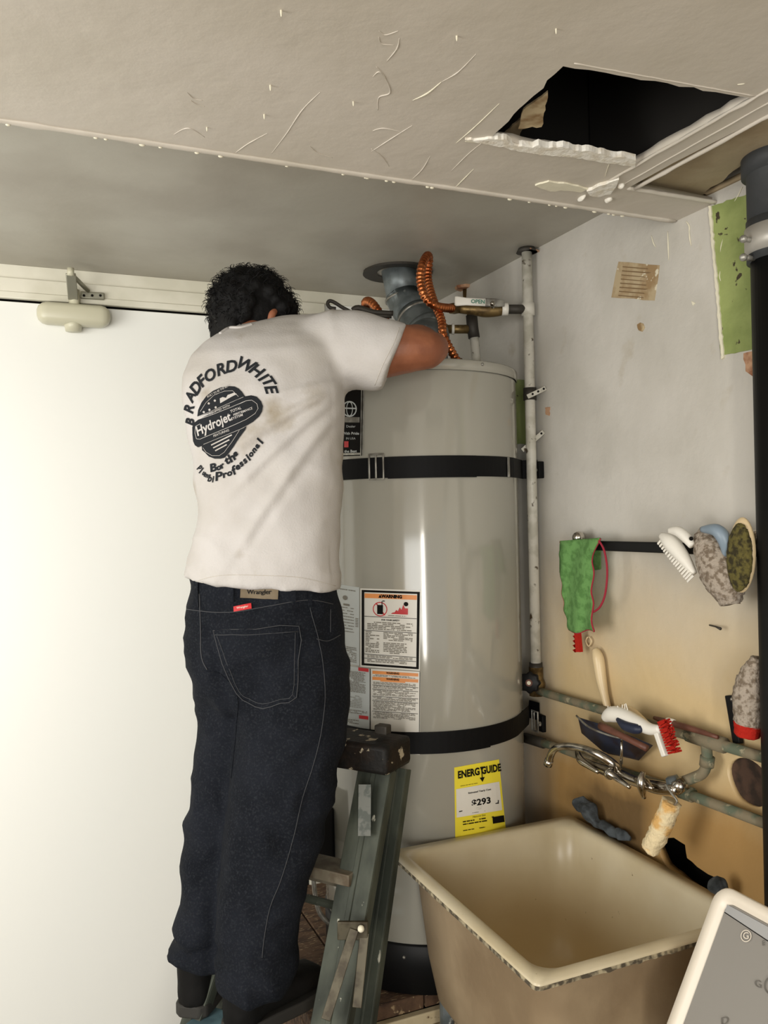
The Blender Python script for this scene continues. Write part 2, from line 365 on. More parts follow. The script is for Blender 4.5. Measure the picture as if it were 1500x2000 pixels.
# white torn gypsum lip on the far side of the hole
def zpoly(name, pts, m, z, th, seed, par, amp=1.2, step=6):
    bm = NB(); q = jag(pts, amp, step, seed); vs = [bm.verts.new(PZ(a, b, z)) for a, b in q]; f = bm.faces.new(vs); r = bmesh.ops.extrude_face_region(bm, geom=[f])
    for v in r['geom']:
        if isinstance(v, bmesh.types.BMVert): v.co.z += th
    bmesh.ops.recalc_face_normals(bm, faces=bm.faces); return link(name, bm, m, par)
zc_ = lambda L: [(900+x/2.5, 100+y/2.5) for x, y in L]
zpoly('torn_gypsum_edge', zc_([(20, 434), (80, 436), (150, 428), (225, 436), (262, 462), (350, 472), (380, 458), (430, 472), (500, 466), (560, 486), (640, 490), (730, 514), (800, 518), (855, 532), (852, 568), (780, 556), (700, 545), (560, 522), (400, 508), (280, 490), (220, 472), (120, 456), (60, 442)]), M['gyps'], CZ-.004, .010, 3, ce)
bm = NB(); rings = []
for i in range(30):
    t = i/29; x = .68+.30*t
    rings.append((Vector((x, .914-.02*t+.001*noise.noise(Vector((x*60, 2, 0))), CZ)), Vector((0, .001, 0)), Vector((0, 0, .0015))))
loft(bm, rings, 6); link('torn_gypsum_edge', bm, M['ceil'], ce, smooth=True)
# torn paper hanging inside the left of the hole
for k, pl in enumerate([((1022, 215), (1070, 180), (1058, 248), (1012, 252)), ((975, 272), (1000, 246), (1032, 222), (1022, 250), (1014, 272), (990, 274))]):
    bm = NB(); q = jag([(a, b) for a, b in pl], 2, 8, k); vs = [bm.verts.new(PZ(a, b, CZ+.02+.012*k)) for a, b in q]
    f = bm.faces.new(vs); r = bmesh.ops.extrude_face_region(bm, geom=[f])
    for v in r['geom']:
        if isinstance(v, bmesh.types.BMVert): v.co.z += .003
    link('torn_paper', bm, M['peel'] if k == 0 else M['beige'], ce)
# blobs and peeled bits at the corner under the hole
def blobs(name, lst, m, par):
    for (x, y, rx, ry) in lst:
        bm = NB(); c = PZ(x, y, CZ-.001); ball(bm, c, 1, 14, (rx, ry, .006))
        for v in bm.verts: v.co += (v.co-c)*.25*noise.noise(v.co*120)
        link(name, bm, m, par, smooth=True)
blobs('plaster_blob', [(1136, 386, .0035, .012), (1188, 390, .006, .009), (1213, 362, .006, .008)], M['gyps'], ce)
bm = NB(); q = jag([(1146, 374), (1165, 366), (1190, 357), (1209, 351), (1204, 364), (1192, 380), (1170, 385), (1152, 382)], 1.5, 8, 5)
vs = [bm.verts.new(PZ(a, b, CZ-.006)) for a, b in q]; f = bm.faces.new(vs); r = bmesh.ops.extrude_face_region(bm, geom=[f])
for v in r['geom']:
    if isinstance(v, bmesh.types.BMVert): v.co.z += .008
link('peeled_flake', bm, M['gyps'], ce)
bm = NB(); q = jag([(1045, 363), (1072, 355), (1110, 360), (1148, 370), (1135, 376), (1095, 372), (1075, 374)], 1.5, 8, 6)
vs = [bm.verts.new(PZ(a, b, CZ-.003)) for a, b in q]; f = bm.faces.new(vs); r = bmesh.ops.extrude_face_region(bm, geom=[f])
for v in r['geom']:
    if isinstance(v, bmesh.types.BMVert): v.co.z += .005
link('peeled_flake', bm, M['cream'], ce)
# plaster ridges and scratches on the ceiling
def ridge(pts, w, m, hgt=.0016, seed=0, par=None):
    bm = NB(); pp = spline([PZ(x, y, CZ) for x, y in pts], 6); rings = []
    for i, p in enumerate(pp):
        t = (pp[min(i+1, len(pp)-1)]-pp[max(0, i-1)]).normalized(); n = Vector((-t.y, t.x, 0))
        k = (.35+.65*math.sin(math.pi*min(1, max(.03, i/(len(pp)-1)))))*(1+.5*noise.noise(p*90+Vector((seed, 0, 0))))
        rings.append((p, n*w*k, Vector((0, 0, -hgt*k))))
    loft(bm, rings, 6); link('plaster_ridge', bm, m, par or ce, smooth=True)
RD = [([(975, 202), (930, 245), (890, 280)], .0009, 1), ([(945, 276), (915, 300), (880, 335)], .0008, 0), ([(925, 330), (905, 350), (890, 365)], .0008, 1), ([(530, 300), (560, 260), (590, 215), (625, 180)], .0011, 0),
      ([(460, 298), (485, 280), (522, 260)], .0009, 0), ([(805, 350), (825, 330), (840, 305)], .0009, 0), ([(725, 296), (765, 270), (805, 245)], .0014, 0),
      ([(780, 75), (775, 95), (755, 120)], .0012, 0), ([(735, 130), (750, 148), (762, 180), (740, 190), (738, 215)], .0013, 0), ([(806, 196), (835, 182), (862, 160)], .0022, 1), ([(862, 160), (895, 140), (930, 105)], .001, 0),
      ([(728, 255), (750, 250), (785, 258)], .001, 0), ([(725, 290), (745, 305), (760, 325)], .001, 0), ([(1182, 345), (1186, 330), (1190, 320)], .0011, 1), ([(908, 276), (935, 278), (960, 282)], .0011, 1),
      ([(340, 262), (368, 250), (400, 268)], .0012, 0), ([(365, 180), (378, 192), (396, 196)], .001, 0), ([(372, 196), (385, 204), (400, 208)], .001, 0), ([(605, 285), (620, 298), (650, 308)], .001, 0), ([(740, 60), (752, 68), (778, 60)], .001, 0),
      ([(740, 72), (745, 85), (770, 88)], .001, 0), ([(728, 150), (742, 140), (758, 165)], .001, 0), ([(1440, 165), (1455, 163)], .0012, 1)]
for i, (p, w, b) in enumerate(RD): ridge(p, w*.75, M['cream'] if b else M['ceil'], .0012, i)
for i, (x, y) in enumerate([(549, 22), (516, 225), (528, 168), (690, 200), (1086, 58), (892, 72), (404, 250)]): blobs('plaster_speck', [(x, y, .0012, .0012)], M['cream'], ce)
# lumpy bead along the soffit edge
bm = NB(); rings = []
for i in range(90):
    t = i/89; x = -.6+1.845*t; k = 1+.45*noise.noise(Vector((x*26, 1, 4)))
    rings.append((Vector((x, EY-.003, CZ-.001)), Vector((0, .007*k, 0)), Vector((0, 0, .0035*k))))
loft(bm, rings, 8); link('plaster_bead', bm, M['ceil'], ce, smooth=True)
for i in range(26):
    x = random.uniform(-.1, 1.2); bm = NB(); ball(bm, Vector((x, EY+.001, CZ-.004)), .0018+.0015*random.random(), 8, (1.6, 1, .8)); link('plaster_speck', bm, M['cream'], ce, smooth=True)
# chip-edge and paint patches on the right wall
def wpoly(name, pts, m, off=.0, th=.002, j=(1.5, 9), seed=1, par=None, label=None):
    q = jag(pts, j[0], j[1], seed); bm = NB(); vs = [bm.verts.new(WX(a, b, off+th)) for a, b in q]
    f = bm.faces.new(vs); r = bmesh.ops.extrude_face_region(bm, geom=[f])
    for v in r['geom']:
        if isinstance(v, bmesh.types.BMVert): v.co.x += th
    bmesh.ops.recalc_face_normals(bm, faces=bm.faces)
    o = link(name, bm, m, par or wr); return tag(o, label)
wpoly('paint_patch', [(1386, 404), (1480, 372), (1600, 330), (1600, 660), (1470, 682), (1408, 694), (1402, 600), (1395, 500)], M['green'], label='patch of exposed green paint')
wpoly('paint_patch', [(1002, 742), (1026, 742), (1028, 868), (1004, 868)], M['green'])
wpoly('chipped_edge', [(1383, 402), (1388, 402), (1396, 500), (1405, 600), (1413, 698), (1408, 702), (1401, 610), (1393, 510)], M['cream'], .0, .005, (1.2, 7))
wpoly('rust_stain', [(1452, 690), (1470, 686), (1470, 735), (1456, 725)], M['rust'], .0, .001)
wpoly('paint_chip', [(1244, 634), (1250, 630), (1256, 632), (1259, 640), (1254, 648), (1247, 645)], M['peel'], 0, .0012, (1, 4))
wpoly('paint_chip', [(1064, 796), (1074, 795), (1073, 812), (1066, 810)], M['rust'], 0, .0012, (1, 4))
wpoly('paint_chip', [(1350, 588), (1358, 592), (1353, 597)], M['cream'], 0, .0012, (.5, 4))
for k, pp in enumerate([[(1304, 452), (1305, 480), (1306, 508)], [(1346, 448), (1347, 465), (1350, 480)], [(1272, 460), (1276, 474), (1280, 482)], [(1340, 432), (1346, 442), (1346, 455)], [(1415, 460), (1409, 480), (1407, 500)], [(1409, 522), (1406, 540), (1411, 555)], [(1450, 365), (1440, 385), (1432, 398)]]):
    bm = NB(); tube(bm, [WX(a, b, .001) for a, b in pp], [.0006, .0016, .0006], 6, smooth=5); link('plaster_ridge', bm, M['cream'], wr, smooth=True)
# white skim-coat drip stains and dirt are in the wall material

# ================================================================== WATER HEATER
hc0 = ray(817, 1042); hc0 = Vector((hc0.x, hc0.y)) * 2.205; HX, HY, HR = hc0.x, hc0.y, .263
HZ0, HZ1 = .475, 1.957
wh = thing('water_heater', 'tall cylindrical grey gas water heater standing in the alcove corner', 'water heater', (HX, HY, HZ0))
def HP(th, z, r=HR): return Vector((HX+r*math.sin(th), HY-r*math.cos(th), z))   # th=0 faces -Y, + to the right
def hth(x, y=1000):                                       # angle on shell seen at pixel
    d = ray(x, y); a = d.x**2+d.y**2; b = -2*(d.x*HX+d.y*HY); c = HX*HX+HY*HY-HR*HR
    t = (-b-math.sqrt(max(0, b*b-4*a*c)))/(2*a); p = CAM+d*t; return math.atan2(p.x-HX, -(p.y-HY)), p.z
def lathe(bm, prof, n=96):
    R = [[bm.verts.new((HX+r*math.sin(2*math.pi*i/n), HY-r*math.cos(2*math.pi*i/n), z)) for i in range(n)] for r, z in prof]
    for a, b in zip(R, R[1:]):
        for i in range(n): bm.faces.new((a[i], a[(i+1) % n], b[(i+1) % n], b[i]))
    return R
bm = NB(); lathe(bm, [(HR-.01, HZ0+.08), (HR-.003, .592), (HR, .596), (HR, .790), (HR-.0015, .793), (HR-.0015, .797), (HR, .8), (HR, HZ1-.03), (HR-.002, HZ1-.026)]); link('shell', bm, M['heater'], wh, smooth=True)
bm = NB(); R = lathe(bm, [(HR+.001, HZ1-.026), (HR+.0035, HZ1-.025), (HR+.0035, HZ1-.004), (HR, HZ1), (HR-.006, HZ1), (HR-.008, HZ1-.006)]); bm.faces.new(R[-1]); bmesh.ops.recalc_face_normals(bm, faces=bm.faces)
link('lid', bm, M['heater'], wh, smooth=True)
bm = NB(); R = lathe(bm, [(HR-.02, HZ0), (HR+.002, HZ0+.002), (HR+.004, .588), (HR+.001, .592), (HR-.02, .592)]); link('base_ring', bm, M['blk'], wh, smooth=True)
for x, y in ((940, 712), (790, 1868), (847, 702)):
    t, z = hth(x, y); bm = NB(); ball(bm, HP(t, z, HR+.004), .004, 10); link('screw', bm, M['steel'], wh, smooth=True)
# curved label helpers: pixel -> shell
def shell_pt(off):
    def f(x, y):
        t, z = hth(x, y); return HP(t, z, HR+off)
    return f
def patch(bm, quad, fn, nu=10, nv=10):
    """quad of pixels tl,tr,br,bl"""
    G = []
    for j in range(nv+1):
        row = []
        for i in range(nu+1):
            s, t = i/nu, j/nv
            x = (quad[0][0]*(1-s)+quad[1][0]*s)*(1-t)+(quad[3][0]*(1-s)+quad[2][0]*s)*t
            y = (quad[0][1]*(1-s)+quad[1][1]*s)*(1-t)+(quad[3][1]*(1-s)+quad[2][1]*s)*t
            row.append(bm.verts.new(fn(x, y)))
        G.append(row)
    for j in range(nv):
        for i in range(nu): bm.faces.new((G[j][i], G[j+1][i], G[j+1][i+1], G[j][i+1]))
def quadmap(quad, fn):
    """(s,t) in 0..1 -> shell point"""
    def f(s, t):
        x = (quad[0][0]*(1-s)+quad[1][0]*s)*(1-t)+(quad[3][0]*(1-s)+quad[2][0]*s)*t
        y = (quad[0][1]*(1-s)+quad[1][1]*s)*(1-t)+(quad[3][1]*(1-s)+quad[2][1]*s)*t
        return fn(x, y)
    return f
def rect(bm, f, s0, t0, s1, t1, n=5):
    patch(bm, [(s0, t0), (s1, t0), (s1, t1), (s0, t1)], f, n, 2 if t1-t0 < .1 else 8)
def label(name, quad, base, lab):
    bm = NB(); patch(bm, quad, shell_pt(.0008), 10, 10); o = link(name, bm, base, wh, smooth=True); return tag(o, lab)
def lines(bm, f, s0, t0, s1, t1, n, rnd, fill=.55):
    for i in range(n):
        t = t0+(t1-t0)*i/n; h = (t1-t0)/n*fill; s = s0
        while s < s1-.01:
            w = min(rnd.uniform(.03, .12), s1-s)
            if rnd.random() < .9: rect(bm, f, s, t, s+w-.012, t+h, 1)
            s += w
            if s > s1-.2 and rnd.random() < .12: break
def tx(bm, f, s, t, body, hs, asp, **k):                 # text centred at (s,t); hs=size in t units; asp = width/height of the label
    me_size = hs
    xs = k.pop('xs', 1); add_text(bm, lambda x, y: f(s+x*xs/asp, t-y), body, me_size, **k)
rnd = random.Random(2)
# warning label (black frame)
Q1 = [(704, 1149), (822, 1153), (820, 1310), (704, 1302)]; l1 = label('warning_label', Q1, M['paper'], 'white warning label with black frame and orange band')
f = quadmap([(707, 1152), (820, 1156), (818, 1307), (707, 1299)], shell_pt(.0016))
bm = NB(); rect(bm, f, 0, 0, 1, .028); rect(bm, f, 0, .972, 1, 1); patch(bm, [(0, 0), (.045, 0), (.045, 1), (0, 1)], f, 1, 12); patch(bm, [(.955, 0), (1, 0), (1, 1), (.955, 1)], f, 1, 12)
link('label_frame', bm, M['ink'], l1)
bm = NB(); rect(bm, f, .05, .045, .95, .105); link('orange_band', bm, M['orange'], l1)
f2 = quadmap([(707, 1152), (820, 1156), (818, 1307), (707, 1299)], shell_pt(.0022))
bm = NB(); tx(bm, f2, .52, .075, 'WARNING', .055, .76, bold=.004); tri = [(.29, .095), (.35, .095), (.32, .05)]
bm.faces.new([bm.verts.new(f2(*p)) for p in tri])
rect(bm, f2, .27, .19, .37, .31, 1); rect(bm, f2, .345, .14, .36, .19, 1); rect(bm, f2, .36, .13, .40, .142, 1)
def disc(bm, f, cs, ct, rs, rt, n=18, r_in=None):
    o = [bm.verts.new(f(cs+rs*math.cos(2*math.pi*i/n), ct+rt*math.sin(2*math.pi*i/n))) for i in range(n)]
    if r_in is None: bm.faces.new(o)
    else:
        q = [bm.verts.new(f(cs+rs*r_in*math.cos(2*math.pi*i/n), ct+rt*r_in*math.sin(2*math.pi*i/n))) for i in range(n)]
        for i in range(n): bm.faces.new((o[i], o[(i+1) % n], q[(i+1) % n], q[i]))
disc(bm, f2, .765, .165, .04, .028)
for t in (.345, .53, .845, .90): rect(bm, f2, .05, t, .95, t+.006)
tx(bm, f2, .5, .385, 'FOR YOUR SAFETY', .028, .76, bold=.001)
link('print', bm, M['ink'], l1)
bm = NB(); disc(bm, f2, .32, .245, .125, .095, 26, .88)
bm.faces.new([bm.verts.new(f2(*p)) for p in ((.24, .17), (.26, .165), (.41, .32), (.39, .325))])
fl = [(.48, .30)]+[(.50+.03*i+.008, .30-.018*i*(1 if i % 2 else .55)) for i in range(9)]+[(.80, .22), (.80, .30)]
bm.faces.new([bm.verts.new(f2(*p)) for p in fl]); link('red_symbol', bm, M['red'], l1)
bm = NB(); lines(bm, f2, .1, .415, .9, .525, 5, rnd); lines(bm, f2, .07, .545, .32, .83, 13, rnd); lines(bm, f2, .38, .545, .9, .66, 6, rnd); lines(bm, f2, .38, .68, .8, .83, 7, rnd); lines(bm, f2, .1, .86, .9, .895, 2, rnd); lines(bm, f2, .1, .915, .8, .955, 2, rnd); lines(bm, f2, .46, .32, .78, .335, 1, rnd)
tag(link('fine_print', bm, M['inkg'], l1), None, kind='stuff')
# second label below
Q2 = [(724, 1306), (821, 1312), (820, 1474), (724, 1466)]; l2 = label('instruction_label', Q2, M['paper'], 'white instruction label with two orange bands')
f2 = quadmap([(724, 1306), (821, 1312), (820, 1424), (724, 1418)], shell_pt(.0016))
bm = NB(); rect(bm, f2, .04, .03, .96, .085); rect(bm, f2, .04, .135, .96, .19); rect(bm, f2, .2, .19, .7, .21); link('orange_band', bm, M['orange'], l2)
f3 = quadmap([(724, 1306), (821, 1312), (820, 1424), (724, 1418)], shell_pt(.0022))
bm = NB(); tx(bm, f3, .45, .055, 'WARNING', .045, .85, bold=.002); tx(bm, f3, .45, .162, 'WARNING', .045, .85, bold=.002)
for t in (.275, .345, .47, .545, .73): rect(bm, f3, .04, t, .96, t+.007)
rect(bm, f3, -.005, 0, .01, 1.25, 1); rect(bm, f3, .985, 0, .997, 1.25, 1)
link('print', bm, M['ink'], l2)
bm = NB()
for a, b, n in ((.095, .13, 2), (.22, .27, 3), (.29, .34, 2), (.36, .46, 5), (.485, .54, 3), (.56, .72, 8), (.745, .86, 6)): lines(bm, f3, .06, a, .92, b, n, rnd)
tag(link('fine_print', bm, M['inkg'], l2), None, kind='stuff')
# left grey data label
Q3 = [(655, 1140), (702, 1147), (702, 1300), (655, 1292)]; l3 = label('data_label', Q3, M['paper2'], 'pale grey data plate label')
f3 = quadmap(Q3, shell_pt(.0016)); bm = NB(); lines(bm, f3, .05, .05, .9, .07, 1, rnd); lines(bm, f3, .2, .28, .8, .62, 9, rnd, .25); lines(bm, f3, .2, .78, .9, .98, 9, rnd, .5); disc(bm, f3, .42, .16, .1, .03, 12); rect(bm, f3, .35, .235, .6, .26)
for i in range(6): rect(bm, f3, .85, .40+.02*i, .97, .41+.02*i, 1)
tag(link('fine_print', bm, M['inkg'], l3), None, kind='stuff')
Q4 = [(655, 1297), (722, 1306), (722, 1468), (655, 1458)]; l4 = label('information_label', Q4, M['paper2'], 'pale information label with red flags')
f4 = quadmap([(655, 1297), (722, 1306), (722, 1418), (655, 1410)], shell_pt(.0016))
bm = NB(); rect(bm, f4, .68, .0, .98, .06); link('red_flag', bm, M['red'], l4); bm = NB(); rect(bm, f4, .7, .83, .97, .89); link('red_flag', bm, M['red'], l4)
bm = NB(); lines(bm, f4, .3, .08, .9, .45, 16, rnd); lines(bm, f4, .4, .5, .8, .72, 8, rnd, .3); lines(bm, f4, .3, .75, .95, .82, 3, rnd); lines(bm, f4, .2, .92, .7, 1.0, 3, rnd); tag(link('fine_print', bm, M['inkg'], l4), None, kind='stuff')
# yellow energy label
Q5 = [(887, 1499), (974, 1483), (988, 1626), (889, 1642)]; l5 = label('energy_label', Q5, M['yellow'], 'yellow and white energy cost label')
f5 = quadmap([(887, 1499), (974, 1483), (988, 1612), (889, 1628)], shell_pt(.0016))
bm = NB(); rect(bm, f5, .03, .33, .95, .76, 10); link('white_panel', bm, M['paper'], l5)
f6 = quadmap([(887, 1499), (974, 1483), (988, 1612), (889, 1628)], shell_pt(.0023)); A5 = .66
bm = NB(); tx(bm, f6, .31, .125, 'ENERG', .15, A5, bold=.006, xs=.68); tx(bm, f6, .80, .125, 'GUIDE', .15, A5, bold=.006, xs=.64)
rect(bm, f6, .585, .06, .605, .24, 1); bm.faces.new([bm.verts.new(f6(*p)) for p in ((.54, .22), (.65, .22), (.595, .29))]); bm.faces.new([bm.verts.new(f6(*p)) for p in ((.56, .06), (.63, .06), (.595, .13))])
tx(bm, f6, .52, .42, 'Estimated Yearly Cost', .035, A5, bold=.001)
tx(bm, f6, .54, .585, '$293', .13, A5, bold=.004)
bm.faces.new([bm.verts.new(f6(*p)) for p in ((.08, .665), (.5, .66), (.88, .635), (.88, .65), (.5, .685), (.08, .68))])
bm.faces.new([bm.verts.new(f6(*p)) for p in ((.88, .60), (.9, .60), (.89, .655), (.87, .655))])
lines(bm, f6, .35, .725, .62, .735, 1, rnd); tx(bm, f6, .48, .79, 'Natural Gas', .035, A5); lines(bm, f6, .15, .83, .78, .85, 1, rnd, .8); lines(bm, f6, .15, .87, .7, .89, 1, rnd, .8)
rect(bm, f6, .74, .84, .97, .94, 3); lines(bm, f6, .12, .29, .5, .30, 1, rnd); lines(bm, f6, .15, .965, .6, .985, 1, rnd)
link('print', bm, M['ink'], l5)
# upper black brand panel
Q6 = [(640, 752), (712, 756), (711, 893), (640, 897)]; l6 = label('brand_panel', [(640, 757), (711, 761), (709, 890), (640, 892)], M['ink'], 'black panel with silver border')
f7 = quadmap([(640, 757), (711, 761), (709, 890), (640, 892)], shell_pt(.0018))
bm = NB(); patch(bm, [(.93, 0), (.96, 0), (.96, 1), (.93, 1)], f7, 1, 10); patch(bm, [(.985, 0), (1.01, 0), (1.01, 1), (.985, 1)], f7, 1, 10); rect(bm, f7, 0, .955, .96, .985)
rect(bm, f7, .3, .42, .9, .50); link('silver_border', bm, M['steel'], l6)
bm = NB(); disc(bm, f7, .62, .30, .20, .12, 20, .85); disc(bm, f7, .62, .30, .09, .12, 20, .8); rect(bm, f7, .42, .28, .82, .30)
tx(bm, f7, .66, .56, 'Dealer', .05, .53); tx(bm, f7, .66, .665, 'With Pride', .055, .53, bold=.001); tx(bm, f7, .66, .74, 'IN USA', .045, .53); tx(bm, f7, .66, .93, 'the Best', .055, .53, bold=.001)
link('print', bm, M['paper2'], l6); bm = NB(); rect(bm, f7, .48, .78, .60, .87); link('red_mark', bm, M['red'], l6)
# gas control at lower left of heater
t0, z0 = hth(640, 1600); c = HP(t0, .80, HR+.03); Mx = frame(c, Vector((math.cos(t0), math.sin(t0), 0)), Vector((0, 0, 1)))
bm = NB(); box(bm, (-.055, -.07, -.035), (.055, .07, .035), Mx); gv = link('gas_control', bm, M['blk'], wh, bevel=.008)
bm = NB(); box(bm, (-.01, -.045, .0352), (.03, .05, .037), Mx); link('yellow_sticker', bm, M['yellow'], gv)
bm = NB(); cyl(bm, Mx @ Vector((-.032, .0, .035)), Mx @ Vector((-.032, 0, .055)), .016, 20); link('knob', bm, M['blk'], gv)
bm = NB(); tube(bm, [Mx @ Vector((0, -.07, 0)), Mx @ Vector((0, -.12, .01)), Mx @ Vector((.01, -.2, .0)), HP(t0+.1, HZ0+.09, HR)], .006, 8, smooth=6); link('gas_tube', bm, M['steel'], wh, smooth=True)

# ------------------------------------------------------------------ straps
def strap(z0, z1, th0, th1, zs, lab, buck_px, tabs):
    t = thing('earthquake_strap', lab, 'strap', HP(0, (z0+z1)/2), 'metal-buckled black straps round the heater')
    bm = NB(); n = 60; G = []
    for i in range(n+1):
        th = th0+(th1-th0)*i/n
        G.append([HP(th, z, HR+o) for z, o in ((z0, .001), (z1, .001), (z1, .0035), (z0, .0035))])
    if zs: G += zs
    vs = [[bm.verts.new(p) for p in g] for g in G]
    for a, b in zip(vs, vs[1:]):
        for k in range(4): bm.faces.new((a[k], a[(k+1) % 4], b[(k+1) % 4], b[k]))
    bm.faces.new(vs[0]); bm.faces.new(vs[-1]); bmesh.ops.recalc_face_normals(bm, faces=bm.faces); link('band', bm, M['strap'], t)
    return t
# flat end reaching the wall
def tail(pxs, z0, z1):
    out = []
    for p in pxs:
        n = Vector((-.35, -.94, 0)); out.append([Vector((p.x, p.y, z0)), Vector((p.x, p.y, z1)), Vector((p.x, p.y, z1))+n*.0025, Vector((p.x, p.y, z0))+n*.0025])
    return out
z0, z1 = 1.681, 1.730
a = hth(1003)[0]; pw = WX(1052, 918, .0)
s1 = strap(z0, z1, -2.6, a, tail([Vector((HX+HR*.97, HY-HR*.42, 0)), Vector((XW-.004, pw.y, 0))], z0, z1), 'upper black band strapped round the heater under its top', None, None)
def ringrect(bm, c, ux, uz, w, h, t, d):                  # rectangular metal ring
    Mx = frame(c, ux, uz)
    for lo, hi in (((-w, -h, 0), (-w+t, h, d)), ((w-t, -h, 0), (w, h, d)), ((-w+t, h-t, 0), (w-t, h, d)), ((-w+t, -h, 0), (w-t, -h+t, d)), ((-t*.5, -h+t, d*.6), (t*.5, h-t, d*1.5))): box(bm, lo, hi, Mx)
def buckle(par, x, y, w, h, zc=None):
    th, z = hth(x, y); z = zc or z; bm = NB(); ringrect(bm, HP(th, z, HR+.0045), Vector((math.cos(th), math.sin(th), 0)), Vector((0, 0, 1)), w, h, .004, .004)
    link('buckle', bm, M['steel'], par, bevel=.001)
buckle(s1, 737, 907, .020, .031, 1.708)
bm = NB(); th, z = hth(1003, 917); box(bm, (-.0035, -.024, 0), (.0035, .024, .003), frame(HP(th-.18, 1.705, HR+.005), Vector((math.cos(th-.18), math.sin(th-.18), 0)), Vector((0, 0, 1)))); link('clip', bm, M['steel'], s1)
th, z = hth(915, 910); bm = NB(); G = []
for th_, zz in ((hth(880)[0], 0), (hth(930)[0], 0)): pass
tA, tB = hth(760)[0], hth(930)[0]; n = 14; V = [[bm.verts.new(HP(tA+(tB-tA)*i/n, z, HR+o)) for z, o in ((z0-.002, .0036), (z1-.0, .0036), (z1, .0055), (z0-.002, .0055))] for i in range(n+1)]
for p_, q_ in zip(V, V[1:]):
    for k in range(4): bm.faces.new((p_[k], p_[(k+1) % 4], q_[(k+1) % 4], q_[k]))
bm.faces.new(V[0]); bm.faces.new(V[-1]); bmesh.ops.recalc_face_normals(bm, faces=bm.faces); link('overlap', bm, M['strap'], s1)
p = WX(1053, 918, .008); bm = NB(); box(bm, (-.010, -.022, -.0), (.012, .022, .016), frame(Vector((XW, p.y, p.z)), Vector((0, -1, 0)), Vector((0, 0, 1)))); link('wall_bracket', bm, M['strap'], s1, bevel=.002)
bm = NB(); ball(bm, Vector((XW-.017, p.y, p.z)), .005, 10); link('bolt', bm, M['steel'], s1, smooth=True)
z0, z1 = 1.040, 1.088
zl = z1
pe = WX(1050, 1408, .012)
s2 = strap(z0, z1, -2.6, hth(1000)[0], tail([Vector((HX+HR*.93, HY-HR*.5, 0)), Vector((XW-.018, pe.y+.03, 0)), Vector((XW-.012, pe.y-.01, 0))], z0, z1), 'lower black band strapped round the heater behind the ladder cap', None, None)
bm = NB(); th, z = hth(1003); tA, tB = hth(740)[0], hth(945)[0]; n = 14; V = [[bm.verts.new(HP(tA+(tB-tA)*i/n, z, HR+o)) for z, o in ((z0-.002, .0036), (z1, .0036), (z1, .0055), (z0-.002, .0055))] for i in range(n+1)]
for p_, q_ in zip(V, V[1:]):
    for k in range(4): bm.faces.new((p_[k], p_[(k+1) % 4], q_[(k+1) % 4], q_[k]))
bm.faces.new(V[0]); bm.faces.new(V[-1]); bmesh.ops.recalc_face_normals(bm, faces=bm.faces); link('overlap', bm, M['strap'], s2)
bm = NB(); box(bm, (-.003, -.026, 0), (.003, .026, .003), frame(P(1014, 1420, (HP(hth(1000)[0], 1).length)*0+(Vector((HX+HR*.93, HY-HR*.5, 0)).dot(fw))-.01), RT, Vector((0, 0, 1)))); link('clip', bm, M['steel'], s2)
bm = NB(); ringrect(bm, WX(1046, 1408, .018), Vector((0, -1, 0)), Vector((0, 0, 1)), .016, .028, .004, .004); link('buckle', bm, M['steel'], s2, bevel=.001)
p = WX(1062, 1412); bm = NB(); box(bm, (-.018, -.022, 0), (.012, .022, .012), frame(Vector((XW, p.y, p.z)), Vector((0, -1, 0)), Vector((0, 0, 1)))); link('wall_bracket', bm, M['strap'], s2, bevel=.002)
bm = NB(); ball(bm, Vector((XW-.015, p.y-.002, p.z)), .007, 10); ball(bm, Vector((XW-.02, p.y-.012, p.z)), .004, 8); link('bolt', bm, M['steel'], s2, smooth=True)

# ------------------------------------------------------------------ flue
fl = thing('flue_pipe', 'grey galvanised flue pipe with angled elbow rising into the alcove ceiling', 'vent pipe', (HX, HY, HZ1))
ft = PZ(777, 531, AZ); D0 = (ft-CAM).dot(fw)
a0 = Vector((ft.x, ft.y, AZ+.02)); a1 = P(790, 583, D0-.01); a2 = P(814, 622, D0-.06); a3 = P(838, 660, D0-.11); a4 = Vector((HX+.035, HY, HZ1+.09)); a5 = Vector((HX+.03, HY, HZ1+.002))
bm = NB(); tube(bm, [a0, a1], .050, 32); link('upper_section', bm, M['galv'], fl, smooth=True)
bm = NB(); tube(bm, [a1+(a0-a1)*.1, a1, a1.lerp(a2, .5)+Vector((-.003, 0, 0)), a2], .0525, 32); link('elbow_gore', bm, M['galv'], fl, smooth=True)
bm = NB(); tube(bm, [a2+(a1-a2)*.15, a2, a2.lerp(a3, .6), a3], .0545, 32); link('elbow_gore', bm, M['galv'], fl, smooth=True)
bm = NB(); tube(bm, [a2.lerp(a3, .5), a3, a4, a5], [.056, .056, .058, .062], 32, smooth=4); link('lower_section', bm, M['galv'], fl, smooth=True)
for q, dd in ((a1, a0-a1), (a2, a1-a2), (a3, a2-a3)):
    bm = NB(); dd = dd.normalized(); tube(bm, [q-dd*.004, q-dd*.002, q+dd*.002, q+dd*.004], [.0545, .057, .057, .0545], 32); link('seam', bm, M['steel'], fl, smooth=True)
bm = NB(); fc = Vector((ft.x, ft.y, AZ)); n = 40; ri = [bm.verts.new(fc+Vector((.060*math.cos(2*math.pi*i/n), .060*math.sin(2*math.pi*i/n), -.003))) for i in range(n)]
ro = [bm.verts.new(fc+Vector((.100*math.cos(2*math.pi*i/n)*(1+.03*noise.noise(Vector((i, 0, .5)))), .100*math.sin(2*math.pi*i/n), -.006))) for i in range(n)]
rp = [bm.verts.new(v.co+Vector((0, 0, .006))) for v in ro]
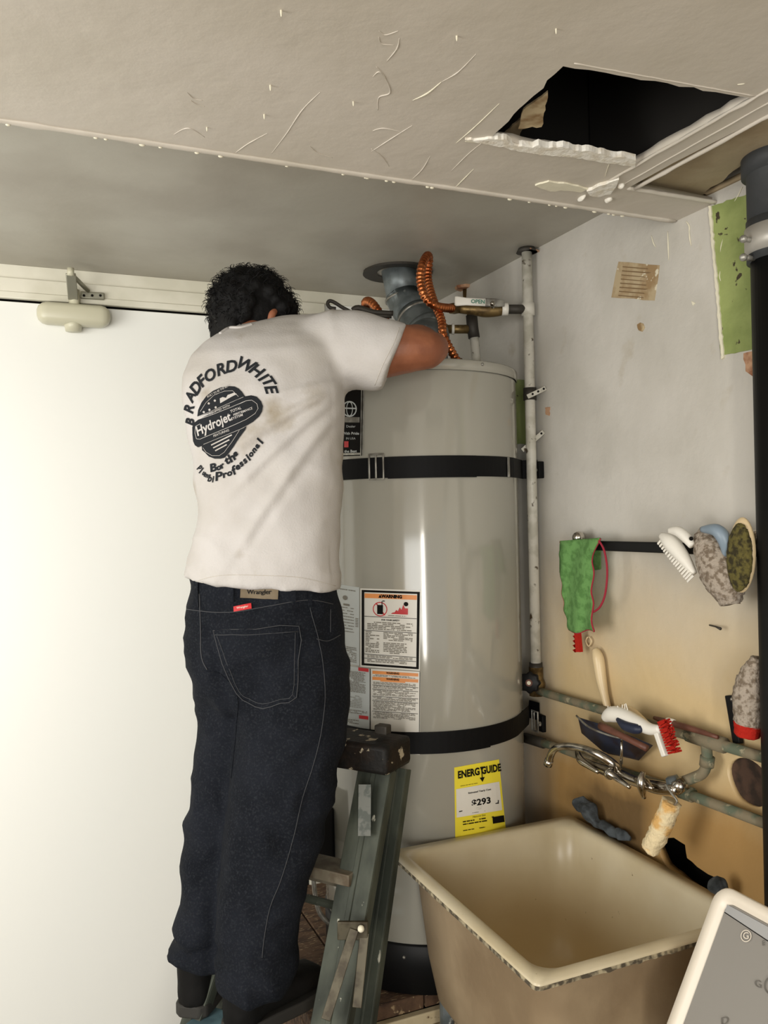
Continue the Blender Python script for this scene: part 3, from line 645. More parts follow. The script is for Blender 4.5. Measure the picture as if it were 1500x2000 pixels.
for i in range(n): bm.faces.new((ri[i], ro[i], ro[(i+1) % n], ri[(i+1) % n])); bm.faces.new((ro[i], rp[i], rp[(i+1) % n], ro[(i+1) % n]))
link('ceiling_collar', bm, M['nip'], fl)
# draft hood on lid
bm = NB(); tube(bm, [Vector((HX, HY, HZ1-.002)), Vector((HX, HY, HZ1+.03)), Vector((HX, HY, HZ1+.035)), Vector((HX+.01, HY, HZ1+.07))], [.11, .11, .10, .06], 32); link('draft_hood', bm, M['galv'], fl)

# copper connectors
def copper(pts, lab, r=.0115, ends=True):
    o = thing('copper_connector', lab, 'pipe', pts[0], 'corrugated copper connectors on the heater')
    bm = NB(); tube(bm, pts, r, 16, smooth=10, rib=.0105); link('corrugated_tube', bm, M['copper'], o, smooth=True)
    for q, k in ((pts[0], pts[1]), (pts[-1], pts[-2])):
        d = (Vector(k)-Vector(q)).normalized(); bm = NB(); cyl(bm, Vector(q)-d*.004, Vector(q)+d*.022, .0145, 6); link('end_nut', bm, M['brass'], o)
    return o
vD = WX(1030, 603, .035).dot(fw)
copper([Vector((HX+.085, HY-.10, HZ1+.01)), P(868, 660, 2.11), P(862, 625, 2.13), P(846, 585, 2.17), P(836, 545, 2.2), P(838, 508, 2.2), P(834, 500, 2.16), P(824, 520, 2.12), P(821, 548, 2.11), P(830, 580, 2.1), P(852, 598, 2.11), P(890, 603, vD)],
       'looping corrugated copper connector curving right to the ball valve')
copper([Vector((HX-.10, HY-.05, HZ1+.01)), P(758, 640, 2.1), P(742, 612, 2.1), P(727, 592, 2.12), P(716, 588, 2.16), P(715, 600, 2.2), P(740, 640, 2.3), P(820, 652, 2.3), P(872, 643, 2.3)], 'short corrugated copper connector showing left of the flue pipe', .011)

# ------------------------------------------------------------------ riser, valve and pipes on right wall
rp_ = WX(1040, 1000, .028); RX, RY = rp_.x, rp_.y
ri_ = thing('riser_pipe', 'white painted vertical riser pipe on the right wall beside the heater', 'pipe', (RX, RY, 1.14))
bm = NB(); cyl(bm, Vector((RX, RY, 1.15)), Vector((RX, RY, AZ)), .0135, 20); link('pipe', bm, M['pipew'], ri_, smooth=True)
bm = NB(); cyl(bm, Vector((RX, RY, AZ-.012)), Vector((RX, RY, AZ-.001)), .028, 14, .022); link('ceiling_collar', bm, M['nip'], ri_, smooth=True)
bm = NB(); box(bm, (-.02, -.012, 0), (.016, .02, .004), frame(Vector((RX+.01, RY-.01, AZ-.012)), Vector((1, .3, 0)), Vector((0, 1, 0)))); link('loose_plaster', bm, M['rust'], ri_)
for px in ((1034, 770), (1035, 603), (1046, 1306)):
    q = WX(px[0], px[1], .028); bm = NB(); cyl(bm, Vector((RX, RY, q.z-.016)), Vector((RX, RY, q.z+.016)), .0175, 16); link('coupling', bm, M['pipew'] if px[1] == 603 else M['nip'], ri_, smooth=True)
for (xa, ya, xb, yb) in ((1030, 775, 1066, 758), (1020, 880, 1062, 843)):
    A_, B_ = WX(xa, ya, .045), WX(xb, yb, .002); d = B_-A_
    bm = NB(); box(bm, (0, -.006, -.0015), (d.length, .006, .0015), frame(A_, d, Vector((0, .2, 1)))); o = link('pipe_hanger', bm, M['pipew'], ri_, bevel=.001)
    for k in (.3, .6, .9):
        bm = NB(); cc = A_+d*k; nrm = d.cross(Vector((0, .2, 1)).cross(d)).normalized(); ball(bm, cc+Vector((-.002, -.002, 0)), .003, 8); link('hole', bm, M['ink'], o)
# handwheel valve at bottom
hv = thing('stop_valve', 'stop valve with black fluted handwheel at the foot of the riser', 'valve', (RX, RY, 1.12))
bm = NB(); c = WX(1044, 1335, .028); cz = c.z; cyl(bm, Vector((RX, RY, cz-.03)), Vector((RX, RY, cz+.045)), .019, 16); ball(bm, Vector((RX, RY, cz)), .024, 14); cyl(bm, Vector((RX, RY, cz)), P(1038, 1333, rp_.dot(fw)-.045), .010, 12); link('body', bm, M['brass'], hv, smooth=True)
wc = P(1035, 1333, rp_.dot(fw)-.05); bm = NB(); n = 36; ax = (CAM-wc).normalized(); ax = (ax+Vector((-.35, 0, -.1))).normalized(); uu = ax.cross(Vector((0, 0, 1))).normalized(); vv = uu.cross(ax)
rings = []
for k, s in ((-.007, .8), (-.005, 1), (.004, 1), (.007, .85)): rings.append((k, s))
R = [[bm.verts.new(wc+ax*k+(uu*math.cos(2*math.pi*i/n)+vv*math.sin(2*math.pi*i/n))*.026*s*(1+.09*math.cos(8*2*math.pi*i/n))) for i in range(n)] for k, s in rings]
for a_, b_ in zip(R, R[1:]):
    for i in range(n): bm.faces.new((a_[i], a_[(i+1) % n], b_[(i+1) % n], b_[i]))
bm.faces.new(R[0][::-1]); bm.faces.new(R[-1]); link('handwheel', bm, M['blk'], hv, smooth=True)
bm = NB(); cyl(bm, wc+ax*.006, wc+ax*.010, .009, 16); o = link('hub', bm, M['brown'], hv); bm = NB(); cyl(bm, wc+ax*.009, wc+ax*.0115, .005, 12); link('hub_screw', bm, M['cream'], o)
# ball valve with white handle
bv = thing('ball_valve', 'brass ball valve with white lever handle joined to the riser', 'valve', P(940, 605, vD))
def tubepx(name, pts, D, r, m, par, n=14, **k):
    bm = NB(); tube(bm, [P(x, y, (D if not isinstance(D, (list, tuple)) else D[i])) for i, (x, y) in enumerate(pts)], r, n, **k); return link(name, bm, m, par, smooth=True)
tubepx('body', [(898, 603), (925, 605), (945, 606), (965, 607), (982, 605)], vD, [.012, .014, .018, .016, .014], M['brass'], bv, smooth=3)
tubepx('thread_tape', [(980, 604), (992, 604)], vD, .0165, M['white'], bv); tubepx('nipple', [(990, 604), (1032, 604)], [vD, (Vector((RX, RY, 0))).dot(fw)], .012, M['nip'], bv)
hd = vD-.022; A_, B_ = P(888, 588, hd), P(975, 592, hd); d = B_-A_; Mx = frame(A_, d, Vector((0, 0, 1)))
bm = NB(); loft(bm, [(Mx @ Vector((s, 0, 0)), (Mx.to_3x3() @ Vector((0, 1, 0)))*h, (Mx.to_3x3() @ Vector((0, 0, 1)))*.003) for s, h in ((0, .012), (.006, .013), (.03, .010), (d.length*.7, .010))], 12, 3); h_ = link('lever', bm, M['white'], bv, smooth=True)
bm = NB(); loft(bm, [(Mx @ Vector((s, 0, 0)), (Mx.to_3x3() @ Vector((0, 1, 0)))*h, (Mx.to_3x3() @ Vector((0, 0, 1)))*.0035) for s, h in ((d.length*.69, .011), (d.length*.9, .012), (d.length*1.12, .008))], 12, 3); link('lever_plate', bm, M['steel'], bv, smooth=True)
bm = NB(); add_text(bm, lambda x, y: Mx @ Vector((.06+x, y, .0045 if Mx.to_3x3().col[2].dot(CAM-A_) > 0 else -.0045)), 'OPEN', .014, bold=.0004); link('print', bm, mat('valve_green', H(70, 120, 100), .5), h_)
bm = NB(); ball(bm, P(962, 593, hd-.006), .007, 10); cyl(bm, P(962, 594, hd), P(962, 606, vD), .007, 10); link('stem_nut', bm, M['chrome'], bv, smooth=True)
# second stub and vertical white pipe behind, with escutcheon
sp = thing('cold_water_pipe', 'short white painted drop pipe behind the flue with brass tee', 'pipe', P(930, 700, 2.3))
tubepx('stub', [(872, 643), (915, 643)], 2.3, .012, M['brass'], sp); tubepx('thread_tape', [(882, 643), (887, 643)], 2.3, .0145, M['white'], sp)
tubepx('tee', [(921, 616), (923, 640), (926, 660)], 2.3, .016, M['nip'], sp); tubepx('drop', [(926, 655), (934, 760)], 2.3, .0125, M['pipew'], sp)
q = PZ(909, 560, AZ); tubepx('riser', [(921, 618), (911, 598), (910, 560)], [2.3, q.dot(fw), (q-CAM).dot(fw)], .010, M['brass'], sp)
bm = NB(); cyl(bm, Vector((q.x, q.y, AZ-.008)), Vector((q.x, q.y, AZ)), .030, 7, .034); link('escutcheon', bm, M['rust'], sp)

# horizontal corroded pipes
up_ = thing('supply_pipe', 'upper corroded green-grey pipe running along the wall above the sink', 'pipe', WX(1200, 1400, .03), 'corroded pipes over the sink')
def wt(name, pts, off, r, m, par, n=14, **k):
    bm = NB(); o = off if isinstance(off, (list, tuple)) else [off]*len(pts); tube(bm, [WX(x, y, f_) for (x, y), f_ in zip(pts, o)], r, n, **k); return link(name, bm, m, par, smooth=True)
wt('pipe', [(1044, 1346), (1066, 1354), (1180, 1388), (1330, 1432), (1500, 1482)], .03, .0105, M['corr'], up_)
wt('tee', [(1345, 1434), (1378, 1445), (1415, 1456)], .03, .0155, M['corr'], up_)
wt('drop_elbow', [(1378, 1446), (1381, 1480), (1374, 1508), (1352, 1520), (1330, 1528)], [.03, .032, .038, .045, .055], .0105, M['corr'], up_, smooth=5)
wt('collar', [(1382, 1478), (1380, 1496)], .034, .014, M['corr'], up_)
lo_ = thing('drain_line_pipe', 'lower corroded grey pipe running along the wall behind the faucet', 'pipe', WX(1200, 1500, .03), 'corroded pipes over the sink')
wt('pipe', [(1022, 1440), (1085, 1458), (1200, 1502), (1330, 1546), (1500, 1610)], .03, .0105, M['corr'], lo_)
wt('union', [(1026, 1441), (1062, 1452)], .03, .0135, M['nip'], lo_)
wt('sleeve', [(1330, 1545), (1352, 1553)], .03, .015, M['corr'], lo_)
# faucet
fa = thing('wall_faucet', 'tarnished chrome wall-mounted faucet with curved spout and two handles', 'faucet', WX(1230, 1530, .07))
O = .075
wt('spout', [(1072, 1490), (1078, 1470), (1092, 1459), (1125, 1459), (1165, 1472), (1195, 1490), (1206, 1504)], [.14, .14, .14, .125, .11, .09, O], [.009, .0085, .008, .0085, .009, .010, .011], M['chrome'], fa, smooth=6)
wt('spout_tip', [(1070, 1494), (1073, 1484)], .14, .0105, M['chrome'], fa)
wt('body', [(1135, 1484), (1165, 1498), (1205, 1512), (1245, 1527), (1285, 1538), (1322, 1542)], O, [.009, .011, .014, .011, .014, .011], M['chrome'], fa, smooth=5)
wt('shank', [(1318, 1541), (1338, 1528)], [O, .055], .014, M['chrome'], fa); wt('union_nut', [(1308, 1534), (1326, 1530)], [.07, .06], .0185, M['galv'], fa, n=6)
h1 = wt('handle', [(1128, 1468), (1134, 1484), (1150, 1496), (1168, 1508)], [.09, .10, .10, .10], [.006, .009, .007, .0045], M['chrome'], fa, smooth=5)
h2 = wt('handle', [(1190, 1510), (1205, 1520), (1230, 1538)], [.105, .10, .10], [.009, .007, .004], M['chrome'], fa, smooth=5)
bm = NB(); ball(bm, WX(1191, 1511, .10), .013, 14); link('cap', bm, M['chrome'], fa, smooth=True)
bm = NB(); c = WX(1258, 1532, .10); 
tube(bm, [WX(1256, 1508, .11), WX(1252, 1530, .12), WX(1258, 1558, .11)], [.005, .009, .005], 12, smooth=4); link('handle', bm, M['chrome'], fa, smooth=True)
bm = NB(); tube(bm, [WX(1240, 1520, .10), c, WX(1275, 1540, .10)], [.004, .012, .004], 12, smooth=4); ball(bm, c, .014, 12); link('handle_hub', bm, M['chrome'], fa, smooth=True)
wt('soap_wire', [(1212, 1500), (1214, 1470), (1214, 1446)], [.09, .10, .10], .0025, M['chrome'], fa)
# ------------------------------------------------------------------ things on the pipes
tr = thing('soap_tray', 'dark blue wedge-shaped soap tray hanging under the upper pipe', 'tray', WX(1200, 1440, .05))
bm = NB(); vs = [bm.verts.new(WX(x, y, o)) for x, y, o in ((1128, 1400, .04), (1186, 1418, .09), (1268, 1452, .04), (1240, 1482, .02), (1180, 1468, .05), (1135, 1432, .03))]
vb = [bm.verts.new(v.co+Vector((.012, 0, -.006))) for v in vs]; bm.faces.new(vs); bm.faces.new(vb[::-1])
for i in range(6): bm.faces.new((vs[i], vb[i], vb[(i+1) % 6], vs[(i+1) % 6]))
bmesh.ops.recalc_face_normals(bm, faces=bm.faces); link('tray', bm, M['dblue'], tr, bevel=.002)
wt('wire_rim', [(1126, 1398), (1150, 1420), (1190, 1436), (1216, 1440), (1222, 1425)], [.05, .09, .10, .09, .06], .0022, M['steel'], tr, smooth=6)
wt('wire_arm', [(1214, 1440), (1214, 1492)], .085, .0025, M['steel'], tr)
br = thing('paint_stick', 'brown wooden stick handle lying across the soap tray', 'stick', WX(1220, 1440, .11))
wt('stick', [(1174, 1418), (1215, 1437), (1264, 1462)], [.10, .11, .10], [.009, .007, .007], M['brown'], br, smooth=3)
# dish brush navy and white with red bristles
db = thing('dish_brush', 'white scrub brush with navy grip and red bristle head on the pipes', 'brush', WX(1230, 1410, .10))
wt('handle', [(1182, 1402), (1196, 1395), (1218, 1398), (1245, 1412), (1270, 1424), (1290, 1424)], [.10]*6, [.010, .017, .016, .015, .012, .008], M['white'], db, smooth=5)
wt('grip', [(1207, 1405), (1222, 1418), (1245, 1424), (1253, 1420)], [.114, .118, .115, .112], [.005, .010, .010, .004], M['navy'], db, smooth=5)
bm = NB(); A_, B_ = WX(1284, 1424, .10), WX(1302, 1476, .10); d = B_-A_; box(bm, (0, -.010, -.006), (d.length, .002, .006), frame(A_, d, Vector((0, -1, .3)))); link('head', bm, M['white'], db, bevel=.002)
bm = NB(); Mx = frame(WX(1289, 1408, .10), WX(1310, 1470, .10)-WX(1289, 1408, .10), Vector((0, -1, .3)))
for i in range(13):
    for j in range(4): cyl(bm, Mx @ Vector((.003+i*.005, .0, -.007+.0045*j)), Mx @ Vector((.003+i*.005+random.uniform(-.002, .002), .020+random.uniform(-.002, .002), -.008+.005*j)), .0022, 5)
tag(link('bristles', bm, M['redb'], db), None, kind='stuff')
bm = NB()
for i in range(9): a_ = WX(1186+i*5, 1392-abs(3-i), .10); cyl(bm, a_, a_+Vector((random.uniform(-.004, .004), -.002+.0012*i, .012)), .0012, 5)
tag(link('white_bristles', bm, M['white'], db), None, kind='stuff')
b2 = thing('comb_brush', 'cream ribbed brush leaning behind the navy and white brush', 'brush', WX(1235, 1400, .06))
wt('body', [(1216, 1382), (1232, 1390), (1250, 1405), (1270, 1420)], .06, [.006, .011, .010, .006], M['clear'], b2, smooth=5)
bm = NB()
for i in range(9): a_ = WX(1214+i*6, 1380+i*4, .06); cyl(bm, a_, a_+Vector((-.006, -.004, .008)), .0013, 5)
tag(link('teeth', bm, M['clear'], b2), None, kind='stuff')
b3 = thing('wood_handle_brush', 'thin worn wooden brush lying along the upper pipe', 'brush', WX(1350, 1420, .045))
wt('handle', [(1278, 1402), (1310, 1412), (1360, 1426), (1402, 1440)], .045, [.004, .007, .006, .004], M['brown'], b3, smooth=3); wt('ferrule', [(1304, 1409), (1316, 1413)], .045, .0085, M['white'], b3)
# handle of a clear brush stuck on the wall
ch = thing('hanging_scrub_handle', 'aged cream plastic handle hanging on the wall below the cloth', 'handle', WX(1175, 1330, .02))
wt('grip', [(1162, 1268), (1168, 1285), (1174, 1325), (1180, 1355), (1188, 1386)], .018, [.008, .014, .013, .010, .008], M['clear'], ch, smooth=5); wt('hanging_loop', [(1148, 1244), (1144, 1252), (1150, 1262), (1155, 1252), (1150, 1243)], .008, .0018, M['clear'], ch, smooth=5)
# ------------------------------------------------------------------ black rod with cloth and brushes
ro_ = thing('towel_rod', 'black square wall rail above the sink holding the cloth and brushes', 'rail', WX(1300, 1070, .04))
A_, B_ = WX(1112, 1064, .05), WX(1500, 1076, .05)
bm = NB(); Mx = frame(A_, B_-A_, Vector((0, 0, 1))); box(bm, (0, -.011, -.006), ((B_-A_).length, .011, .006), Mx); link('bar', bm, M['blk'], ro_, bevel=.002)
for x in (1130, 1480):
    bm = NB(); cyl(bm, WX(x, 1050, .0), WX(x, 1050, .05), .012, 14); ball(bm, WX(x, 1050, .045), .015, 12); link('mount', bm, M['chrome'], ro_, smooth=True)
cl = thing('microfibre_cloth', 'green microfibre cloth with crimson edging draped over the black rail', 'cloth', WX(1130, 1050, .07))
bm = NB(); rows = []
LE = [(1094, 1058), (1095, 1100), (1098, 1150), (1103, 1190), (1112, 1228)]; RE = [(1170, 1052), (1156, 1100), (1158, 1150), (1156, 1190), (1160, 1240)]
def lerp_edge(E_, t): t *= len(E_)-1; i = min(int(t), len(E_)-2); u = t-i; return (E_[i][0]*(1-u)+E_[i+1][0]*u, E_[i][1]*(1-u)+E_[i+1][1]*u)
nu, nv = 18, 34; G = []
prof = [(-1, .028), (-.6, .029), (-.2, .033)]
for j in range(-6, nv+1):
    t = max(0, j/nv); l = lerp_edge(LE, t); r_ = lerp_edge(RE, t); row = []
    for i in range(nu+1):
        s = i/nu; x = l[0]*(1-s)+r_[0]*s+3*math.sin(t*17+s*2)*s+1.5*math.sin(t*31)*(1-s); y = l[1]*(1-s)+r_[1]*s
        off = .068+.004*math.sin(s*9+t*5); y += 7*math.sin(s*5+.5)*t*t*(.4+s)
        if j < 0: y = y-3*math.sin(-j/6*math.pi)+(-j/6)*60*(-j/6); off = .068-.042*(-j/6)
        row.append(bm.verts.new(WX(x, y, off)))
    G.append(row)
for a_, b_ in zip(G, G[1:]):
    for i in range(nu): bm.faces.new((a_[i], b_[i], b_[i+1], a_[i+1]))
edge = [v.co.copy() for v in [g[0] for g in G[6:]]+G[-1]+[g[-1] for g in G[6:]][::-1]]
o = link('towel', bm, M['cloth'], cl, smooth=True); m_ = o.modifiers.new('s', 'SOLIDIFY'); m_.thickness = .005; m_.offset = 0
bm = NB(); tube(bm, edge, .0022, 6); link('edging', bm, M['crim'], cl, smooth=True)
wt('hanging_loop', [(1168, 1054), (1180, 1075), (1186, 1115), (1182, 1160), (1172, 1185), (1160, 1195)], [.07]*6, .0024, M['crim'], cl, smooth=6)
rb = thing('red_bristle_brush', 'small red-toothed brush end showing below the green cloth', 'brush', WX(1126, 1250, .03))
bm = NB(); vs = [WX(1120, 1226, .03), WX(1135, 1228, .03), WX(1135, 1274, .03), WX(1124, 1272, .03)]; A_ = vs[0]; d = vs[3]-vs[0]
box(bm, (0, -.008, -.005), (d.length, .008, .005), frame((vs[0]+vs[1])/2, d, Vector((0, -1, 0)))); link('spine', bm, M['redb'], rb)
bm = NB()
for i in range(5): q = WX(1121, 1234+9*i, .03); bmesh.ops.create_cone(bm, segments=6, radius1=.005, radius2=0, depth=.012, matrix=frame(q, Vector((0, 0, 1)), Vector((1, 0, 0))) @ Matrix.Translation((0, 0, .0)))
link('teeth', bm, M['redb'], rb)
# fuzzy brushes at right
def brush_blob(pts, offs, rad, m, par, name, amp=.003, fz=90, n=18):
    bm = NB(); tube(bm, [WX(x, y, o) for (x, y), o in zip(pts, offs)], rad, n, smooth=8)
    for v in bm.verts: v.co += Vector((noise.noise(v.co*fz), noise.noise(v.co*fz+Vector((9, 0, 0))), noise.noise(v.co*fz+Vector((0, 9, 0)))))*amp
    return link(name, bm, m, par, smooth=True)
w1 = thing('white_scrub_brush', 'white plastic brush with stiff stubby bristles, leftmost brush on the black rail', 'brush', WX(1310, 1060, .07))
wt('back', [(1308, 1036), (1325, 1038), (1340, 1050), (1352, 1066)], .095, [.006, .010, .010, .007], M['white'], w1, smooth=5)
wt('base', [(1292, 1046), (1310, 1060), (1335, 1090), (1356, 1120)], .085, [.007, .016, .013, .006], M['white'], w1, smooth=5)
bm = NB()
for i in range(16):
    for j in range(3):
        a_ = WX(1296+i*3.9, 1050+i*4.9, .075+.008*j); cyl(bm, a_, a_+Vector((-.004, .012, -.012-.002*random.random())), .0028, 6, .002)
tag(link('bristles', bm, M['white'], w1), None, kind='stuff')
bm = NB(); ball(bm, WX(1350, 1052, .10), .004, 8); link('hang_hole', bm, M['ink'], w1)
w2 = thing('grey_dusting_brush', 'long fuzzy grey-beige brush hanging in the middle of three brushes', 'brush', WX(1400, 1100, .07))
brush_blob([(1368, 1042), (1385, 1062), (1402, 1100), (1418, 1140), (1428, 1180)], [.07]*5, [.014, .030, .038, .036, .018], M['grey'], w2, 'pile', .004, 200)
wt('plastic_back', [(1372, 1034), (1400, 1036), (1415, 1056), (1418, 1085)], [.085, .09, .085, .08], [.006, .012, .012, .006], M['blue'], w2, smooth=5)
w3 = thing('olive_scrub_pad_brush', 'oval olive-green scrubbing brush with pale rim beside the drain pipe', 'brush', WX(1450, 1080, .08))
bm = NB(); c = WX(1449, 1084, .075); ball(bm, c, 1, 26, (.014, .029, .068), Matrix.Rotation(.06, 4, 'X')); link('rim', bm, M['clear'], w3, smooth=True)
bm = NB(); c2 = c+Vector((-.010, -.004, -.004)); ball(bm, c2, 1, 40, (.013, .027, .061), Matrix.Rotation(.06, 4, 'X'))
for v in bm.verts: v.co += (v.co-c2).normalized()*.003*noise.noise(v.co*300)
link('pile', bm, M['olive'], w3, smooth=True)
w4 = thing('bottle_brush', 'white fuzzy bottle brush with red lower edge hanging by the drain pipe', 'brush', WX(1468, 1360, .04))
brush_blob([(1478, 1285), (1468, 1320), (1462, 1360), (1462, 1418)], [.04]*4, [.010, .022, .028, .024], M['grey'], w4, 'pile', .003, 160)
brush_blob([(1462, 1412), (1460, 1436)], [.04, .04], [.026, .022], M['redb'], w4, 'red_edge', .003, 200)
w5 = thing('black_comb_holder', 'narrow black slotted holder on the wall under the hanging brush', 'holder', WX(1432, 1400, .01))
bm = NB(); A_, B_ = WX(1426, 1358, .008), WX(1442, 1452, .008); d = B_-A_; box(bm, (0, -.009, -.006), (d.length, .009, .006), frame(A_, d, Vector((0, -1, 0)))); link('plate', bm, M['blk'], w5, bevel=.002)
bm = NB(); ball(bm, WX(1430, 1366, .016), .004, 8); link('screw', bm, M['steel'], w5)
sc = tag(wt('wall_screw', [(1386, 1221), (1398, 1224), (1407, 1228)], [.0, .012, .02], [.0016, .0016, .003], M['nip'], None), 'small bent dark screw sticking out of the wall below the brushes', 'screw')
# note taped on wall
nt = wpoly('taped_note', [(1208, 511), (1288, 518), (1278, 587), (1194, 581)], M['tape'], 0, .001, (1, 20)); nt.parent = None
tag(nt, 'faded brown paper note stuck on the right wall near the ceiling', 'note')
bm = NB()
for i in range(8):
    y = 520+i*8; x0 = 1216-i*1.2
    vs = [WX(a_, b_, .0018) for a_, b_ in ((x0, y), (x0+random.uniform(40, 58), y+4), (x0+50, y+6), (x0, y+2))]
    bm.faces.new([bm.verts.new(v) for v in vs])
tag(link('faded_writing', bm, mat('faded_ink', H(120, 96, 66), .8), nt), None, kind='stuff')
# paint roller cover
rl = thing('roller_cover', 'yellow-stained white paint roller cover hanging from a wire hook below the faucet', 'paint roller', WX(1290, 1610, .10))
brush_blob([(1312, 1566), (1298, 1600), (1284, 1632), (1270, 1658)], [.10, .105, .11, .115], [.0185, .0195, .0195, .018], M['roller'], rl, 'nap', .004, 140)
wt('hook', [(1300, 1532), (1312, 1550), (1322, 1564), (1318, 1572)], [.09, .10, .10, .10], .0022, M['steel'], rl, smooth=5)
# rag
rg = tag(brush_blob([(1128, 1568), (1150, 1584), (1165, 1604), (1195, 1622), (1232, 1640)], [.035, .035, .03, .025, .02], [.014, .020, .013, .012, .005], M['rag'], None, 'rag', .010, 45), 'crumpled blue-grey rag stuffed behind the far rim of the sink', 'rag')
rg2 = tag(brush_blob([(1392, 1722), (1402, 1730), (1412, 1740)], [.05]*3, [.012, .018, .012], M['rag'], None, 'rag', .010, 45), 'small blue rag between the sink corner and the washing machine lid', 'rag')

# ================================================================== SINK
SX0, SX1, SY0, SY1, SZ = .733, 1.222, 1.137, 1.724, .842
sk = thing('laundry_sink', 'deep cream laundry sink with chipped rim against the right wall', 'sink', ((SX0+SX1)/2, (SY0+SY1)/2, .0))
def rrect(x0, x1, y0, y1, r, z, n=6):
    out = []
    for cx, cy, a0 in ((x1-r, y1-r, 0), (x0+r, y1-r, 90), (x0+r, y0+r, 180), (x1-r, y0+r, 270)):
        for i in range(n+1): a = math.radians(a0+90*i/n); out.append(Vector((cx+r*math.cos(a), cy+r*math.sin(a), z)))
    return out
def stack(bm, loops, cap0=False, cap1=True):
    V = [[bm.verts.new(p) for p in l] for l in loops]; n = len(V[0])
    for a, b in zip(V, V[1:]):
        for i in range(n): bm.faces.new((a[i], a[(i+1) % n], b[(i+1) % n], b[i]))
    if cap0: bm.faces.new(V[0])
    if cap1: bm.faces.new(V[-1])
    bmesh.ops.recalc_face_normals(bm, faces=bm.faces)
def ins(d, z, r): return rrect(SX0+d, SX1-d, SY0+d, SY1-d, r, z)
bm = NB(); stack(bm, [ins(.0, SZ-.012, .012), ins(-.001, SZ-.006, .012), ins(.0, SZ, .012), ins(.022, SZ+.001, .02), ins(.028, SZ-.002, .04), ins(.034, SZ-.012, .055), ins(.042, SZ-.10, .06), ins(.052, SZ-.22, .065), ins(.065, SZ-.28, .07), ins(.085, SZ-.305, .08), ins(.12, SZ-.315, .09), ins(.20, SZ-.318, .04)])
link('basin', bm, M['sink'], sk, smooth=True)
bm = NB(); stack(bm, [ins(.004, SZ-.012, .012), ins(.008, SZ-.016, .012), ins(.024, SZ-.020, .04), ins(.034, SZ-.04, .05), ins(.046, SZ-.2, .06), ins(.058, SZ-.29, .07), ins(.085, SZ-.335, .09), ins(.14, SZ-.345, .1)]); link('outer_shell', bm, M['sinko'], sk, smooth=True)
bm = NB(); lp = ins(-.0015, 0, .012); rings = []
vs0 = [[], [], [], []]
L_ = []
for i, a in enumerate(lp):
    b = lp[(i+1) % len(lp)]; k = max(1, int((b-a).length/.006))
    for j in range(k): L_.append(a.lerp(b, j/k))
c0 = Vector(((SX0+SX1)/2, (SY0+SY1)/2, 0)); prof = []
for q in L_:
    w = .001+(.0035 if q.y < SY0+.01 else .001)*max(0, noise.noise(q*70)); dn = (q-c0).normalized()
    prof.append([q+Vector((0, 0, SZ-.004))-dn*.003, q+Vector((0, 0, SZ-.006)), q+dn*w*.3+Vector((0, 0, SZ-.011-w)), q-dn*.006+Vector((0, 0, SZ-.014))])
V = [[bm.verts.new(p) for p in pr] for pr in prof]
for a, b in zip(V, V[1:]+V[:1]):
    for k in range(3): bm.faces.new((a[k], a[k+1], b[k+1], b[k]))
link('chipped_rim_edge', bm, M['sinke'], sk)
bm = NB(); cyl(bm, Vector((.98, 1.43, SZ-.3175)), Vector((.98, 1.43, SZ-.314)), .028, 20); link('drain', bm, M['steel'], sk)
for x in (SX0+.09, SX1-.06):
    for y in (SY0+.09, SY1-.09):
        bm = NB(); cyl(bm, Vector((x, y, 0)), Vector((x, y, SZ-.30)), .016, 12); link('leg', bm, M['galv'], sk)

# ================================================================== WASHER
A_ = BY(1404, 1722, 0, 1.06); Bp = BY(1306, 1988, 0, 1.06)
ws = thing('washing_machine', 'white washing machine with raised grey lid at the lower right', 'washing machine', (1.0, .75, 0))
up = (A_-Bp).normalized(); al = Vector((0, -1, 0)); H_ = (A_-Bp).length+.02; Mx = frame(Bp-up*.02, al, up)    # local x along -Y, y up the lid
def lidpt(x, y, z): return Mx @ Vector((x, y, z))
sgn = 1 if (Mx.to_3x3() @ Vector((0, 0, 1))).dot(CAM-Bp) > 0 else -1
Wl = .50
def rr2(x0, x1, y0, y1, r, z, n=6): return [lidpt(p.x, p.y, z*sgn) for p in rrect(x0, x1, y0, y1, r, 0, n)]
bm = NB(); stack(bm, [rr2(.0, Wl, -.02, H_, .03, -.012), rr2(0, Wl, -.02, H_, .03, -.002), rr2(.003, Wl-.003, -.017, H_-.003, .028, .003), rr2(.020, Wl-.02, 0, H_-.016, .018, .003), rr2(.026, Wl-.026, .006, H_-.022, .014, -.004)], True, True)
link('lid_frame', bm, M['wash'], ws, smooth=True)
bm = NB(); stack(bm, [rr2(.026, Wl-.026, .006, H_-.022, .014, -.004), rr2(.028, Wl-.028, .008, H_-.024, .012, -.0015)], False, True); lp_ = link('lid_panel', bm, M['lidg'], ws)
tag(lp_, 'grey inner panel of the raised lid')
bm = NB(); v4 = [lidpt(.03, H_-.026, .0*sgn), lidpt(Wl-.03, H_-.026, 0), lidpt(Wl-.03, H_-.066, 0), lidpt(.03, H_-.038, 0)]; bm.faces.new([bm.verts.new(v) for v in v4]); link('lid_window', bm, M['lidl'], ws)
bm = NB(); v4 = [lidpt(.03, H_-.038, .0004*sgn), lidpt(Wl-.03, H_-.066, .0004*sgn), lidpt(Wl-.03, H_-.0675, .0004*sgn), lidpt(.03, H_-.0395, .0004*sgn)]; bm.faces.new([bm.verts.new(v) for v in v4]); link('lid_groove', bm, M['ink'], ws)
def plane_pt(x, y, off):
    d = ray(x, y); n_ = (Mx.to_3x3() @ Vector((0, 0, 1)))*sgn; q = Bp+n_*off; return CAM+d*((q-CAM).dot(n_)/d.dot(n_))
